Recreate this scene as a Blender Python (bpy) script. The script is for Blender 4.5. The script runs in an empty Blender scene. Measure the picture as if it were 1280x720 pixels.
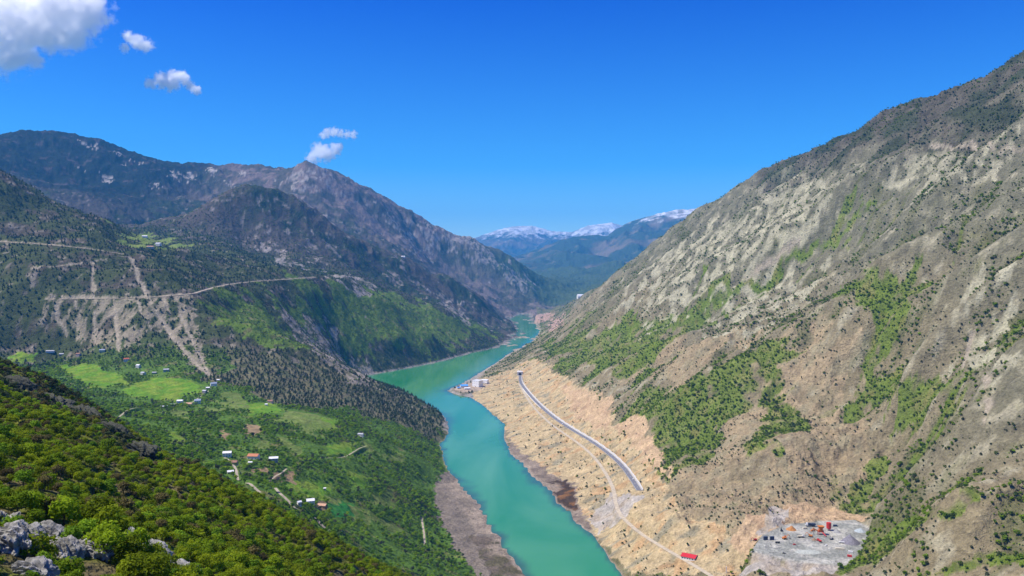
import bpy, bmesh, math, random
import numpy as np
from mathutils import Vector

# ------------------------------------------------------------------ camera, sky, sun, exposure
scene = bpy.context.scene
COL = scene.collection
F_PX, HORIZON, CAM_Z = 1005.0, 330.0, 500.0        # focal length and horizon in photo pixels, metres above the lake

cam_data = bpy.data.cameras.new('camera')
cam_data.sensor_width = 36.0
cam_data.lens = 36.0 * F_PX / 1280.0
cam_data.shift_y = -(360.0 - HORIZON) / 1280.0
cam_data.clip_start = 1.0
cam_data.clip_end = 200000.0
cam = bpy.data.objects.new('camera', cam_data)
cam.location = (0, 0, CAM_Z)
cam.rotation_euler = (math.radians(90), 0, 0)
COL.objects.link(cam)
scene.camera = cam

SUN_ELEV, SUN_AZ = math.radians(57), math.radians(-96)   # azimuth clockwise from +Y: from the left, a little behind
world = bpy.data.worlds.new('World')
scene.world = world
world.use_nodes = True
wn, wl = world.node_tree.nodes, world.node_tree.links
wn.clear()
sky = wn.new('ShaderNodeTexSky')
sky.sky_type = 'NISHITA'
sky.sun_disc = False
sky.sun_elevation = SUN_ELEV
sky.sun_rotation = SUN_AZ
sky.altitude = 900
sky.air_density = 1.0
sky.dust_density = 0.1
sky.ozone_density = 3.5
hs = wn.new('ShaderNodeHueSaturation')
hs.inputs['Saturation'].default_value = 1.08
hs.inputs['Value'].default_value = .96
bg = wn.new('ShaderNodeBackground')
bg.inputs['Strength'].default_value = 0.14
wo = wn.new('ShaderNodeOutputWorld')
wl.new(sky.outputs[0], hs.inputs['Color'])
tcw = wn.new('ShaderNodeTexCoord'); sxyz = wn.new('ShaderNodeSeparateXYZ'); wl.new(tcw.outputs['Generated'], sxyz.inputs[0])
ramp = wn.new('ShaderNodeValToRGB')
ramp.color_ramp.elements[0].position = 0.0; ramp.color_ramp.elements[0].color = (.85, .98, 1.0, 1)
ramp.color_ramp.elements[1].position = .36; ramp.color_ramp.elements[1].color = (.0, .20, .95, 1)
e = ramp.color_ramp.elements.new(.12); e.color = (.20, .64, 1.0, 1)
wl.new(sxyz.outputs['Z'], ramp.inputs[0])
mulw = wn.new('ShaderNodeVectorMath'); mulw.operation = 'MULTIPLY'
wl.new(hs.outputs[0], mulw.inputs[0]); wl.new(ramp.outputs[0], mulw.inputs[1])
wl.new(mulw.outputs[0], bg.inputs['Color'])
wl.new(bg.outputs[0], wo.inputs['Surface'])

sun_data = bpy.data.lights.new('sun', 'SUN')
sun_data.energy = 5.0
sun_data.angle = math.radians(0.5)
sun_data.color = (1.0, 0.93, 0.82)
sun = bpy.data.objects.new('sun', sun_data)
COL.objects.link(sun)
SUN_DIR = Vector((math.sin(SUN_AZ) * math.cos(SUN_ELEV), math.cos(SUN_AZ) * math.cos(SUN_ELEV), math.sin(SUN_ELEV)))
sun.rotation_euler = SUN_DIR.to_track_quat('Z', 'Y').to_euler()
sun.location = (0, 0, 6000)

scene.view_settings.view_transform = 'Standard'
scene.view_settings.look = 'None'
scene.view_settings.exposure = 0.40
scene.view_settings.gamma = 1.0
scene.view_settings.use_curve_mapping = False
scene.render.engine = 'CYCLES'
scene.cycles.use_denoising = True
scene.cycles.max_bounces = 30
scene.cycles.diffuse_bounces = 2
scene.cycles.glossy_bounces = 2
scene.cycles.transparent_max_bounces = 6
scene.cycles.volume_bounces = 28
scene.cycles.volume_step_rate = 0.35
scene.cycles.use_adaptive_sampling = True
scene.cycles.adaptive_threshold = 0.01

HAZE_DENSITY = 3.4e-5
rng = np.random.default_rng(7)
random.seed(7)

# ------------------------------------------------------------------ helpers: noise, photo-pixel surveying
def _hash(ix, iy, seed):
    h = (ix.astype(np.int64) * 374761393 + iy.astype(np.int64) * 668265263 + seed * 1442695041) & 0xFFFFFFFF
    h = ((h ^ (h >> 13)) * 1274126177) & 0xFFFFFFFF
    return (h ^ (h >> 16)) & 0xFFFFFFFF

def perlin(x, y, seed=0):
    x0 = np.floor(x); y0 = np.floor(y)
    fx = x - x0; fy = y - y0
    u = fx * fx * fx * (fx * (fx * 6 - 15) + 10); v = fy * fy * fy * (fy * (fy * 6 - 15) + 10)
    def g(dx, dy):
        a = _hash(x0 + dx, y0 + dy, seed) * (2 * math.pi / 4294967296.0)
        return np.cos(a) * (fx - dx) + np.sin(a) * (fy - dy)
    n0 = g(0, 0) * (1 - u) + g(1, 0) * u
    n1 = g(0, 1) * (1 - u) + g(1, 1) * u
    return (n0 * (1 - v) + n1 * v) * 1.5

def fbm(x, y, wl, octs, seed=0, gain=0.5):
    r = np.zeros_like(x, dtype=float); a = 1.0
    for o in range(octs):
        r += a * perlin(x / wl + 17.3 * o, y / wl - 9.1 * o, seed + o); wl *= 0.5; a *= gain
    return r

def ridged(x, y, wl, octs, seed=0, gain=0.5):
    r = np.zeros_like(x, dtype=float); a = 1.0
    for o in range(octs):
        r += a * (1 - 2.2 * np.abs(perlin(x / wl + 5.3 * o, y / wl + 2.7 * o, seed + o))); wl *= 0.5; a *= gain
    return r

def sstep(a, b, x):
    t = np.clip((x - a) / (b - a), 0, 1)
    return t * t * (3 - 2 * t)

def P(px, py, D=None, z=None):
    """photo pixel + forward distance (or height above the lake) -> world point"""
    if D is None:
        D = (CAM_Z - z) * F_PX / (py - HORIZON)
    return (D * (px - 640.0) / F_PX, D, CAM_Z - D * (py - HORIZON) / F_PX)

# ------------------------------------------------------------------ terrain: surveyed points -> smooth base -> gullies -> detail
CTRL = []
def add(*pts):
    CTRL.extend(pts)
def line(pts, step):
    for a, b in zip(pts[:-1], pts[1:]):
        a = np.array(a); b = np.array(b)
        n = max(1, int(np.linalg.norm((b - a)[:2]) / step))
        for i in range(n):
            CTRL.append(tuple(a + (b - a) * i / n))
    CTRL.append(tuple(pts[-1]))
def shore(pix, step, z=0.0):
    line([P(px, py, z=z) for px, py in pix], step)

# --- lake shores (height 0) and lake bed
L_SHORE = [(657, 720), (640, 695), (622, 668), (602, 635), (577, 606), (563, 592), (554, 572), (549, 556), (560, 542), (560, 533)]
shore(L_SHORE, 90)
L_SHORE2 = [(447, 471), (500, 462), (545, 453), (590, 441), (622, 434), (640, 423), (649, 415), (641, 405), (634, 399), (650, 393)]
shore(L_SHORE2, 200)
R_SHORE = [(778, 720), (757, 690), (740, 668), (718, 652), (690, 618), (660, 590), (640, 570), (630, 548), (631, 530), (613, 515), (600, 504), (588, 497), (570, 493), (559, 489), (566, 484)]
shore(R_SHORE, 90)
R_SHORE2 = [(590, 472), (618, 455), (640, 440), (662, 428), (676, 416), (672, 405), (664, 399)]
shore(R_SHORE2, 200)
for px, py in [(715, 720), (690, 680), (650, 630), (610, 580), (590, 540), (560, 510), (500, 480), (560, 465), (610, 445), (655, 425), (660, 410), (650, 400)]:
    x, y, z = P(px, py, z=0); add((x, y, -14))
# lake continuing below the frame, toward the viewer
line([(30, 1240, 0), (70, 900, 0), (140, 500, 0), (220, 0, 0)], 150)
line([(190, 1230, 0), (235, 900, 0), (300, 500, 0), (390, 0, 0)], 150)
line([(110, 1200, -14), (155, 900, -14), (220, 500, -14), (300, 0, -14)], 200)
# --- mud flat behind the left shore
line([P(*p, z=5) for p in [(600, 722), (572, 690), (556, 665), (547, 640), (543, 605)]], 60)
add(P(625, 710, z=3), P(595, 670, z=3), P(575, 630, z=3))
# --- near slope on the left, crest seen against the village
line([P(*p) for p in [(-200, 408, 560), (0, 463, 520), (60, 480, 515), (130, 530, 480), (230, 590, 440), (330, 632, 420), (420, 692, 390), (500, 736, 365)]], 40)
for p in [(0, 720, 70), (0, 640, 105), (0, 560, 185), (0, 500, 330), (100, 720, 85), (100, 640, 140), (100, 560, 270), (200, 715, 115), (200, 640, 220),
          (300, 720, 165), (300, 670, 250), (400, 725, 255), (-150, 640, 110), (-150, 520, 250), (-300, 700, 60)]:
    add(P(*p))
add((0, 0, 482), (-40, 0, 487), (-90, -20, 500), (0, 50, 458), (30, 20, 468), (10, 110, 430), (0, 190, 400), (0, 260, 372), (5, 400, 296), (30, 600, 205), (40, 800, 120),
    (45, 1000, 55), (80, 150, 390), (90, 350, 270), (90, 550, 150), (60, 0, 450))
# hidden hollow between the near crest and the village
add((-330, 640, 345), (-215, 640, 285), (-120, 560, 300), (-350, 850, 270), (-260, 850, 235), (-150, 750, 215), (-560, 700, 395), (-700, 1000, 350), (-550, 1200, 250), (-80, 650, 232))
# --- village basin
for p in [(390, 632, 1000), (330, 577, 1300), (280, 572, 1280), (310, 512, 1800), (230, 505, 1900), (180, 482, 2050), (150, 462, 2250), (110, 462, 2230), (60, 442, 2450),
          (0, 436, 2450), (430, 572, 1520), (340, 545, 1500), (440, 655, 1210), (445, 705, 1030), (500, 705, 1120), (260, 487, 2000), (480, 600, 1540), (410, 520, 1850), (290, 535, 1650)]:
    add(P(*p))
add(P(500, 650, z=52), P(525, 690, z=40), P(525, 580, z=45), P(520, 620, z=48), P(530, 556, z=28), P(545, 580, z=10), P(560, 705, z=30), P(470, 550, z=105))
# --- wooded spur running out to the lake
line([P(*p) for p in [(400, 462, 2950), (447, 471, 3120), (500, 489, 2830), (540, 510, 2640)]] + [P(558, 534, z=3)], 90)
for p in [(300, 480, 2150), (380, 488, 2250), (440, 500, 2320), (500, 522, 2270), (350, 432, 2560), (300, 405, 2560), (410, 450, 2800)]:
    add(P(*p))
line([P(330, 365, 3220), P(370, 400, 3330), P(405, 428, 3400), P(452, 468, z=8)], 150)
# --- left hill with the cut roads
line([P(*p) for p in [(-60, 378, 2580), (60, 376, 2590), (150, 374, 2610), (240, 369, 2700), (265, 359, 2900), (320, 352, 3350), (395, 347, 3850), (430, 346, 4150)]], 120)
line([P(*p) for p in [(-60, 300, 2950), (20, 304, 2900), (90, 309, 2900), (150, 318, 2960)]], 140)
line([P(*p) for p in [(-250, 60, 3400), (0, 219, 3300), (60, 254, 3280), (110, 284, 3230), (150, 303, 3220), (200, 311, 3320), (280, 326, 3620), (330, 336, 3980)]], 140)
for p in [(500, 400, 4150), (450, 420, 3760), (540, 420, 4260), (480, 372, 4350), (555, 387, 4850), (600, 408, 5150), (530, 375, 4950), (400, 385, 3620), (360, 375, 3380), (500, 440, 3880), (440, 385, 3900)]:
    add(P(*p))
# plateau with fields
for p in [(190, 300, 4500), (150, 292, 4600), (240, 305, 4300), (300, 318, 4350), (120, 285, 4900), (350, 330, 4500)]:
    add(P(*p))
add((-2300, 3900, 560), (-1700, 3900, 560), (-2900, 3800, 900))
# --- middle ridge
line([P(*p) for p in [(200, 286, 5000), (250, 259, 5050), (282, 241, 5100), (316, 233, 5200), (350, 243, 5350), (388, 257, 5450), (420, 275, 5550), (450, 291, 5650), (520, 325, 5900), (575, 358, 6200), (605, 380, 6400)]] + [P(632, 401, z=3)], 220)
for p in [(340, 300, 4950), (300, 282, 5000), (420, 320, 5100), (480, 345, 5300), (560, 375, 5700)]:
    add(P(*p))
add((-1950, 6000, 700), (-1400, 6300, 640), (-900, 6600, 450), (-430, 6900, 200), (-2700, 5900, 640))
# --- back ridges
line([P(*p) for p in [(330, 243, 7600), (358, 224, 7850), (376, 208, 7980), (383, 203, 8000), (392, 207, 8020), (404, 214, 8060), (450, 236, 8200), (500, 257, 8500), (560, 283, 8900), (620, 314, 9500), (680, 344, 10300), (712, 352, 10900)]], 300)
line([P(*p) for p in [(-150, 190, 7300), (0, 168, 7500), (60, 163, 7500), (95, 170, 7600), (130, 179, 7700), (200, 201, 8000), (280, 216, 8500), (330, 222, 8900), (368, 224, 9200), (400, 240, 9500)]], 300)
for p in [(100, 232, 6700), (250, 245, 7300), (150, 270, 6000), (50, 240, 6000), (200, 262, 6500), (0, 230, 6000), (640, 388, 7900), (600, 365, 8000), (660, 372, 8600), (560, 335, 8300),
          (690, 366, 9500), (450, 275, 7300), (520, 310, 7700), (400, 245, 7500), (690, 386, 8700), (720, 362, 10500)]:
    add(P(*p))
add((-4000, 9500, 1100), (-2500, 10800, 900), (-1000, 11500, 500), (-5000, 11000, 800), (-2600, 9200, 1300), (-1000, 9700, 700), (0, 12500, 300), (0, 11500, 250), (1500, 12800, 300), (3500, 12800, 500))
# --- right mountain: one long flank rising from the lake, crest surveyed on the skyline
XS_Y = np.array([0, 600, 1000, 1288, 1664, 2000, 2512, 3000, 3300, 3700, 4500, 5900, 7000, 8000])
XS_X = np.array([400, 320, 270, 232, 185, 140, 45, -15, -35, -10, 30, 250, 330, 380])
def flank(px, py, s=0.68):
    D = 2000.0
    for _ in range(80):
        x0 = np.interp(D, XS_Y, XS_X)
        D = 0.5 * D + 0.5 * np.clip((CAM_Z + s * x0) / (s * (px - 640) / F_PX + (py - HORIZON) / F_PX), 300, 9000)
    return P(px, py, D)
CREST = [P(*p) for p in [(1500, -60, 2150), (1400, 10, 2300), (1280, 80, 2600), (1230, 103, 2750), (1180, 125, 2900), (1130, 150, 3080), (1080, 168, 3250), (1030, 190, 3500), (985, 220, 3850),
                         (940, 245, 4250), (900, 262, 4600), (870, 283, 4900), (820, 310, 5400), (780, 335, 5850), (740, 355, 6350), (715, 375, 6700), (697, 391, 7150)]]
line(CREST, 140)
for x, y, z in CREST[:-2]:
    add((x + 500, y + 260, z - 330), (x + 1200, y + 600, z - 560))
for p in [(1280, 180), (1280, 260), (1280, 340), (1280, 420), (1280, 500), (1280, 590), (1280, 700), (1400, 300), (1400, 500), (1500, 700),
          (1180, 230), (1180, 330), (1180, 430), (1180, 540), (1080, 260), (1080, 360), (1000, 290),
          (920, 330), (920, 420), (850, 340), (850, 420), (850, 500), (850, 580), (780, 380), (780, 440), (780, 500), (740, 400), (740, 440)]:
    add(flank(*p))
for p in [(1180, 600, 1040), (1180, 660, 940), (1100, 690, 1085), (1110, 655, 1120), (1150, 715, 930), (1080, 600, 1390), (1080, 540, 1510), (1080, 460, 1680), (1000, 620, 1380), (1000, 560, 1500), (1000, 460, 1800), (1000, 370, 2350),
          (920, 620, 1400), (920, 520, 1760), (940, 660, 1240), (840, 640, 1370), (880, 600, 1480), (830, 600, 1600), (1062, 716, 1065)]:
    add(P(*p))
add(P(1030, 645, z=98), P(980, 648, z=96), P(1090, 650, z=90), P(950, 700, z=84), P(1010, 712, z=83), P(930, 720, z=52), P(990, 725, z=60), P(862, 697, z=44))
# road bench below the mountain, spit and its buildings
ROAD_Z = 46.0
ROAD = [P(px, py, z=ROAD_Z) for px, py in [(650, 469), (652, 480), (668, 500), (690, 520), (715, 537), (740, 552), (762, 568), (778, 583), (790, 599), (799, 613)]]
line(ROAD, 60)
add(P(625, 471, z=27), P(604, 474, z=13), P(580, 485, z=11), P(640, 456, z=52), P(640, 446, z=30), P(662, 434, z=26), P(655, 462, z=66), P(612, 468, z=13))
TRACK = [P(px, py, z=z) for px, py, z in [(649, 480, 45.5), (664, 505, 44), (684, 526, 42), (704, 541, 40), (724, 555, 38), (742, 571, 36), (756, 590, 34), (766, 610, 32), (770, 630, 31), (777, 645, 32), (800, 666, 36), (835, 688, 41), (868, 707, 44), (895, 724, 46)]]
line(TRACK, 70)
add(P(720, 605, z=5), P(700, 628, z=2), P(730, 640, z=4), P(760, 660, z=10), P(800, 715, z=16), P(690, 570, z=15), P(660, 540, z=18), P(640, 515, z=20))
# far end of the gorge
add(P(666, 396, z=25), P(690, 392, z=60), P(735, 340, 13000), P(700, 350, 11800), P(760, 330, 13200), P(770, 345, 10500), (1200, 8200, 330), (1700, 7500, 420), (900, 9300, 250), (2200, 9500, 500), (3500, 7500, 500), (4500, 10000, 600))

C = np.array(CTRL, float)
keep = []
seen_c = {}
for i, (x, y, z) in enumerate(C):
    q = (round(x / 9), round(y / 9))
    if q in seen_c: continue
    seen_c[q] = 1; keep.append(i)
C = C[keep]
def phi(r2):
    return np.sqrt(r2 + 25.0 ** 2)
_d2 = (C[:, None, 0] - C[None, :, 0]) ** 2 + (C[:, None, 1] - C[None, :, 1]) ** 2
_n = len(C)
_A = np.zeros((_n + 3, _n + 3))
_A[:_n, :_n] = phi(_d2) - np.eye(_n) * .4
_A[:_n, _n] = 1; _A[:_n, _n + 1] = C[:, 0] / 1000; _A[:_n, _n + 2] = C[:, 1] / 1000
_A[_n:, :_n] = _A[:_n, _n:].T
_w = np.linalg.solve(_A, np.concatenate([C[:, 2], np.zeros(3)]))
def base_height(x, y):
    sh = x.shape; x = x.ravel(); y = y.ravel(); out = np.empty(len(x))
    for i in range(0, len(x), 20000):
        a = x[i:i + 20000]; b = y[i:i + 20000]
        r2 = (a[:, None] - C[None, :, 0]) ** 2 + (b[:, None] - C[None, :, 1]) ** 2
        out[i:i + 20000] = phi(r2) @ _w[:_n] + _w[_n] + _w[_n + 1] * a / 1000 + _w[_n + 2] * b / 1000
    return out.reshape(sh)

def inpoly(poly, x, y):
    poly = np.asarray(poly, float)[:, :2]
    res = np.zeros(x.shape, bool)
    (x0, y0), (x1, y1) = poly.min(0), poly.max(0)
    m = (x >= x0) & (x <= x1) & (y >= y0) & (y <= y1)
    xs, ys = x[m], y[m]
    c = np.zeros(xs.shape, bool)
    j = len(poly) - 1
    for i in range(len(poly)):
        xi, yi = poly[i]; xj, yj = poly[j]
        if yi != yj:
            c ^= ((yi > ys) != (yj > ys)) & (xs < (xj - xi) * (ys - yi) / (yj - yi) + xi)
        j = i
    res[m] = c
    return res

def seg_dist(path, x, y):
    """distance to a polyline and the path height at the nearest point"""
    path = np.asarray(path, float)
    best = np.full(x.shape, 1e9); zz = np.zeros(x.shape)
    for a, b in zip(path[:-1], path[1:]):
        d = b - a; L = d[0] ** 2 + d[1] ** 2
        t = np.clip(((x - a[0]) * d[0] + (y - a[1]) * d[1]) / L, 0, 1)
        r = np.hypot(x - a[0] - t * d[0], y - a[1] - t * d[1])
        m = r < best
        best[m] = r[m]; zz[m] = (a[2] + t * d[2])[m] if path.shape[1] > 2 else 0
    return best, zz

class Grid:
    def __init__(s, x0, x1, y0, y1, step):
        s.x0, s.y0, s.step = x0, y0, step
        s.xs = np.arange(x0, x1 + step, step); s.ys = np.arange(y0, y1 + step, step)
        s.X, s.Y = np.meshgrid(s.xs, s.ys)
    def sample(s, A, x, y):
        fx = np.clip((x - s.x0) / s.step, 0, len(s.xs) - 1.001); fy = np.clip((y - s.y0) / s.step, 0, len(s.ys) - 1.001)
        i = fx.astype(int); j = fy.astype(int); u = fx - i; v = fy - j
        def wts(t):                                     # Catmull-Rom
            t2 = t * t; t3 = t2 * t
            return (-.5 * t3 + t2 - .5 * t, 1.5 * t3 - 2.5 * t2 + 1, -1.5 * t3 + 2 * t2 + .5 * t, .5 * t3 - .5 * t2)
        wu, wv = wts(u), wts(v)
        nx, ny = len(s.xs) - 1, len(s.ys) - 1
        cols = [np.clip(i + k, 0, nx) for k in (-1, 0, 1, 2)]
        out = np.zeros(np.shape(x))
        for b in range(4):
            jj = np.clip(j + b - 1, 0, ny)
            out += wv[b] * (wu[0] * A[jj, cols[0]] + wu[1] * A[jj, cols[1]] + wu[2] * A[jj, cols[2]] + wu[3] * A[jj, cols[3]])
        return out

def calm(x, y):
    """1 where the land is gentle and worked (village basin), 0 on the mountains"""
    a = sstep(700, 900, y) * (1 - sstep(2150, 2500, y)) * sstep(-1500, -1350, x) * (1 - sstep(-60, 60, x))
    return a

ROADLINES = [(ROAD, 40, 130), (TRACK, 30, 90), ([P(*p) for p in [(55, 376, 2592), (240, 369, 2700), (265, 359, 2900), (320, 352, 3350), (395, 347, 3850)]], 25, 120), ([P(*p) for p in [(-60, 301, 2940), (20, 304, 2900), (90, 309, 2900), (153, 318, 2965)]], 25, 120), ([P(1010, 680, z=90), P(1040, 665, z=90)], 90, 170), ([P(575, 486, z=0), P(640, 468, z=0)], 20, 90)]
def damp(x, y):
    w = np.ones(x.shape)
    for path, a, b in ROADLINES:
        d, _ = seg_dist(np.asarray(path)[:, :2], x, y)
        w = np.minimum(w, sstep(a, b, d))
    return w

def rough(x, y, z):
    """mid-scale relief added before the gullies are cut"""
    amp = sstep(2, 120, z) * (1 - 0.8 * calm(x, y))
    near = sstep(480, 1100, np.hypot(x, y))
    n = 26 * fbm(x, y, 420, 4, 11) + 10 * (ridged(x + 60 * perlin(x / 300, y / 300, 3), y, 230, 4, 21) - .84)
    right = sstep(150, 420, x) * (1 - sstep(5500, 7000, y)) * sstep(60, 250, z)
    wx = x / 4.2 + 45 * perlin(x / 420, y / 420, 31)
    wy = y + 0.22 * x + 60 * perlin(x / 500, y / 500, 32)
    n = n + right * 62 * (ridged(wx, wy, 300, 3, 41, .45) - .74)
    far = sstep(4500, 6500, y)
    n = n + far * (75 * (ridged(x + 200 * perlin(x / 900, y / 900, 8), y, 1700, 3, 51, .45) - .74))
    left = sstep(300, 700, -x) * sstep(2300, 2700, y) * (1 - sstep(4500, 6000, y))
    n = n + left * 24 * (ridged(x + .3 * y, y, 420, 3, 55, .45) - .74)
    return n * amp * (0.06 + 0.94 * near) * damp(x, y)

def smooth3(a):
    b = np.pad(a, 1, mode='edge')
    return (b[:-2, 1:-1] + b[2:, 1:-1] + b[1:-1, :-2] + b[1:-1, 2:] + 2 * b[1:-1, 1:-1]) / 6 * .6 + a * .4

def erode(h, step, iters, K, m=0.5):
    H, W = h.shape
    nb = [(-1, -1, 1.4142), (-1, 0, 1), (-1, 1, 1.4142), (0, -1, 1), (0, 1, 1), (1, -1, 1.4142), (1, 0, 1), (1, 1, 1.4142)]
    idx = np.arange(H * W).reshape(H, W)
    acc = None
    for it in range(iters):
        hp = np.pad(h, 1, mode='constant', constant_values=1e9)
        best = np.zeros((H, W)); rec = idx.copy()
        for dy, dx, L in nb:
            s = (h - hp[1 + dy:1 + dy + H, 1 + dx:1 + dx + W]) / (L * step)
            mm = s > best
            best[mm] = s[mm]; rec[mm] = (idx + dy * W + dx)[mm]
        hf = h.ravel()
        order = np.argsort(-hf).tolist()
        r = rec.ravel().tolist()
        a = [1.0] * (H * W)
        for i in order:
            j = r[i]
            if j != i: a[j] += a[i]
        acc = np.array(a)
        f = (K * np.power(acc * step * step / 1e4, m)).tolist()
        hl = hf.tolist()
        for i in reversed(order):
            j = r[i]
            if j != i:
                n = (hl[i] + f[i] * hl[j]) / (1 + f[i])
                if n < hl[i]: hl[i] = n
        h = np.array(hl).reshape(H, W)
        h = smooth3(h)
    return h, acc.reshape(H, W)

LAKE = ([(220, 0, 0), (140, 500, 0), (70, 900, 0), (30, 1230, 0)] + [P(px, py, z=0) for px, py in L_SHORE]
        + [(-235, 2680, 0), (-370, 2980, 0), (-520, 3300, 0)] + [P(px, py, z=0) for px, py in L_SHORE2]
        + [P(px, py, z=0) for px, py in R_SHORE2[::-1]] + [P(px, py, z=0) for px, py in R_SHORE[::-1]] + [(190, 1230, 0), (235, 900, 0), (300, 500, 0), (390, 0, 0)])
def shape_shore(x, y, h, cell):
    """keep the surveyed shoreline: below the water inside it, above it outside"""
    m = (x > -1200) & (x < 700) & (y < 8800)
    xs = x[m] + .5 * cell * perlin(x[m] / 37, y[m] / 37, 91); ys = y[m] + .5 * cell * perlin(x[m] / 37, y[m] / 37, 92)
    d, _ = seg_dist(LAKE + [LAKE[0]], xs, ys)
    ins = inpoly(LAKE, xs, ys)
    hm = h[m]
    hm = np.where(ins, np.minimum(-.5 - .06 * d, np.minimum(hm, 0) - .03 * d), np.maximum(hm, .03 * np.minimum(d, 60) + .12 * np.maximum(np.minimum(d, 120) - 40, 0)))
    hm = np.where(ins, hm, np.minimum(hm, np.where((d < 400) & (ys > 1150), 1.5 + .85 * d + .005 * d * d, 1e9)))
    h = h.copy(); h[m] = np.maximum(hm, -15)
    return h

GN = Grid(-3500, 2900, 20, 5300, 10.0)
GF = Grid(-9000, 8000, 0, 13800, 30.0)
def build_grid(g, K, iters, coarse):
    c = Grid(g.xs[0], g.xs[-1], g.ys[0], g.ys[-1], coarse)
    hb = c.sample(base_height(c.X, c.Y), g.X, g.Y)
    h0 = hb + rough(g.X, g.Y, hb)
    he, acc = erode(h0.copy(), g.step, iters, K)
    w = sstep(0, 60, hb) * (1 - .75 * calm(g.X, g.Y)) * sstep(480, 1100, np.hypot(g.X, g.Y)) * damp(g.X, g.Y)
    h = h0 + (he - h0) * w
    h = shape_shore(g.X, g.Y, np.where(hb < 0, hb, h), g.step)
    return h, np.log10(acc * g.step * g.step / 100.0 + 1e-9)
HN, AN = build_grid(GN, 0.05, 10, 20.0)
HF, AF = build_grid(GF, 0.055, 9, 60.0)

PAD_Z = 90.0
PAD = [P(*p, z=PAD_Z) for p in [(940, 688), (955, 668), (985, 656), (1030, 652), (1068, 650), (1088, 662), (1076, 688), (1058, 706), (1020, 704), (975, 697)]]
SPIT_Z = 11.0
SPIT_PAD = [P(*p, z=SPIT_Z) for p in [(567, 486), (590, 478), (608, 475), (612, 480), (598, 488), (578, 490)]]
ROAD_W, TRACK_W = 6.5, 4.0

def grid_height(x, y):
    w = sstep(4700, 5150, y)
    w = np.maximum(w, np.maximum(sstep(2500, 2800, x), sstep(3150, 3400, -x)))
    n = GN.sample(HN, x, y); f = GF.sample(HF, x, y)
    return n * (1 - w) + f * w
def flow(x, y):
    w = sstep(4700, 5150, y)
    return GN.sample(AN, x, y) * (1 - w) + GF.sample(AF, x, y) * w

def pad_weight(poly, x, y, soft):
    m = inpoly(poly, x, y).astype(float)
    d, _ = seg_dist(list(poly) + [poly[0]], x, y)
    return np.maximum(m, 1 - sstep(0, soft, d))

LEVELLED = []          # (path, half width, blend) : roads cut into the slopes, filled below
def height(x, y, detail=True):
    x = np.asarray(x, float); y = np.asarray(y, float)
    h = grid_height(x, y)
    if detail:
        r = np.hypot(x, y)
        amp = sstep(1, 40, h) * (1 - .85 * calm(x, y)) * np.clip(.25 + r / 900, 0, 1)
        rk = .5 + .5 * np.clip(1.6 * fbm(x, y, 260, 2, 77) + .3, -1, 1)
        rk = rk * (1 + .7 * sstep(200, 420, x) * (y < 5200))
        h = h + amp * ((1.2 + 3 * rk) * (ridged(x + 9 * perlin(x / 40, y / 40, 5), y, 60, 3, 61, .5) - .79) + 1.0 * fbm(x, y, 17, 2, 65))
        crag = sstep(260, 520, x) * (1 - sstep(4800, 5600, y)) * amp * sstep(-.25, .35, fbm(x, y, 330, 3, 78))
        h = h + crag * 7.5 * (ridged(x * .55 + 14 * perlin(x / 60, y / 60, 79), y + .35 * x, 52, 3, 80, .55) - .83)
        h = h + crag * sstep(2600, 1800, y) * 2.6 * (ridged(x * .7 + 6 * perlin(x / 25, y / 25, 83), y + .4 * x, 21, 2, 84, .5) - .6)
        ribs = sstep(1180, 1350, y) * (1 - sstep(3000, 3300, y)) * sstep(4, 16, h) * (1 - sstep(95, 150, h)) * (x > -140)
        h = h + ribs * 5.5 * (ridged(x * .22 + 10 * perlin(x / 60, y / 60, 85), y + .25 * x, 46, 2, 86, .5) - .6)
        far = sstep(4300, 5600, y)
        h = h + far * 10 * (ridged(x + 30 * perlin(x / 150, y / 150, 87), y, 120, 3, 88, .5) - .79)
        h = h + far * 14 * (ridged(x, y, 260, 3, 71, .5) - .79)
        fg = 1 - sstep(420, 600, r)
        h = h + fg * 1.6 * fbm(x, y, 14, 3, 66)
    for path, hw, soft, bb in LEVELLED:
        m = (x > bb[0]) & (x < bb[1]) & (y > bb[2]) & (y < bb[3])
        if m.any():
            d, z = seg_dist(path, x[m], y[m])
            w = 1 - sstep(hw, hw + soft, d)
            h[m] = h[m] * (1 - w) + z * w
    for poly, z, soft in ((PAD, PAD_Z, 14.0), (SPIT_PAD, SPIT_Z, 14.0)):
        p = np.asarray(poly)
        m = (x > p[:, 0].min() - 40) & (x < p[:, 0].max() + 40) & (y > p[:, 1].min() - 40) & (y < p[:, 1].max() + 40)
        if m.any():
            w = pad_weight(poly, x[m], y[m], soft)
            h[m] = h[m] * (1 - w) + z * w
    return h
def level(path, hw, soft):
    p = np.asarray(path)
    b = hw + soft + 2
    LEVELLED.append((p, hw, soft, (p[:, 0].min() - b, p[:, 0].max() + b, p[:, 1].min() - b, p[:, 1].max() + b)))

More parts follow.
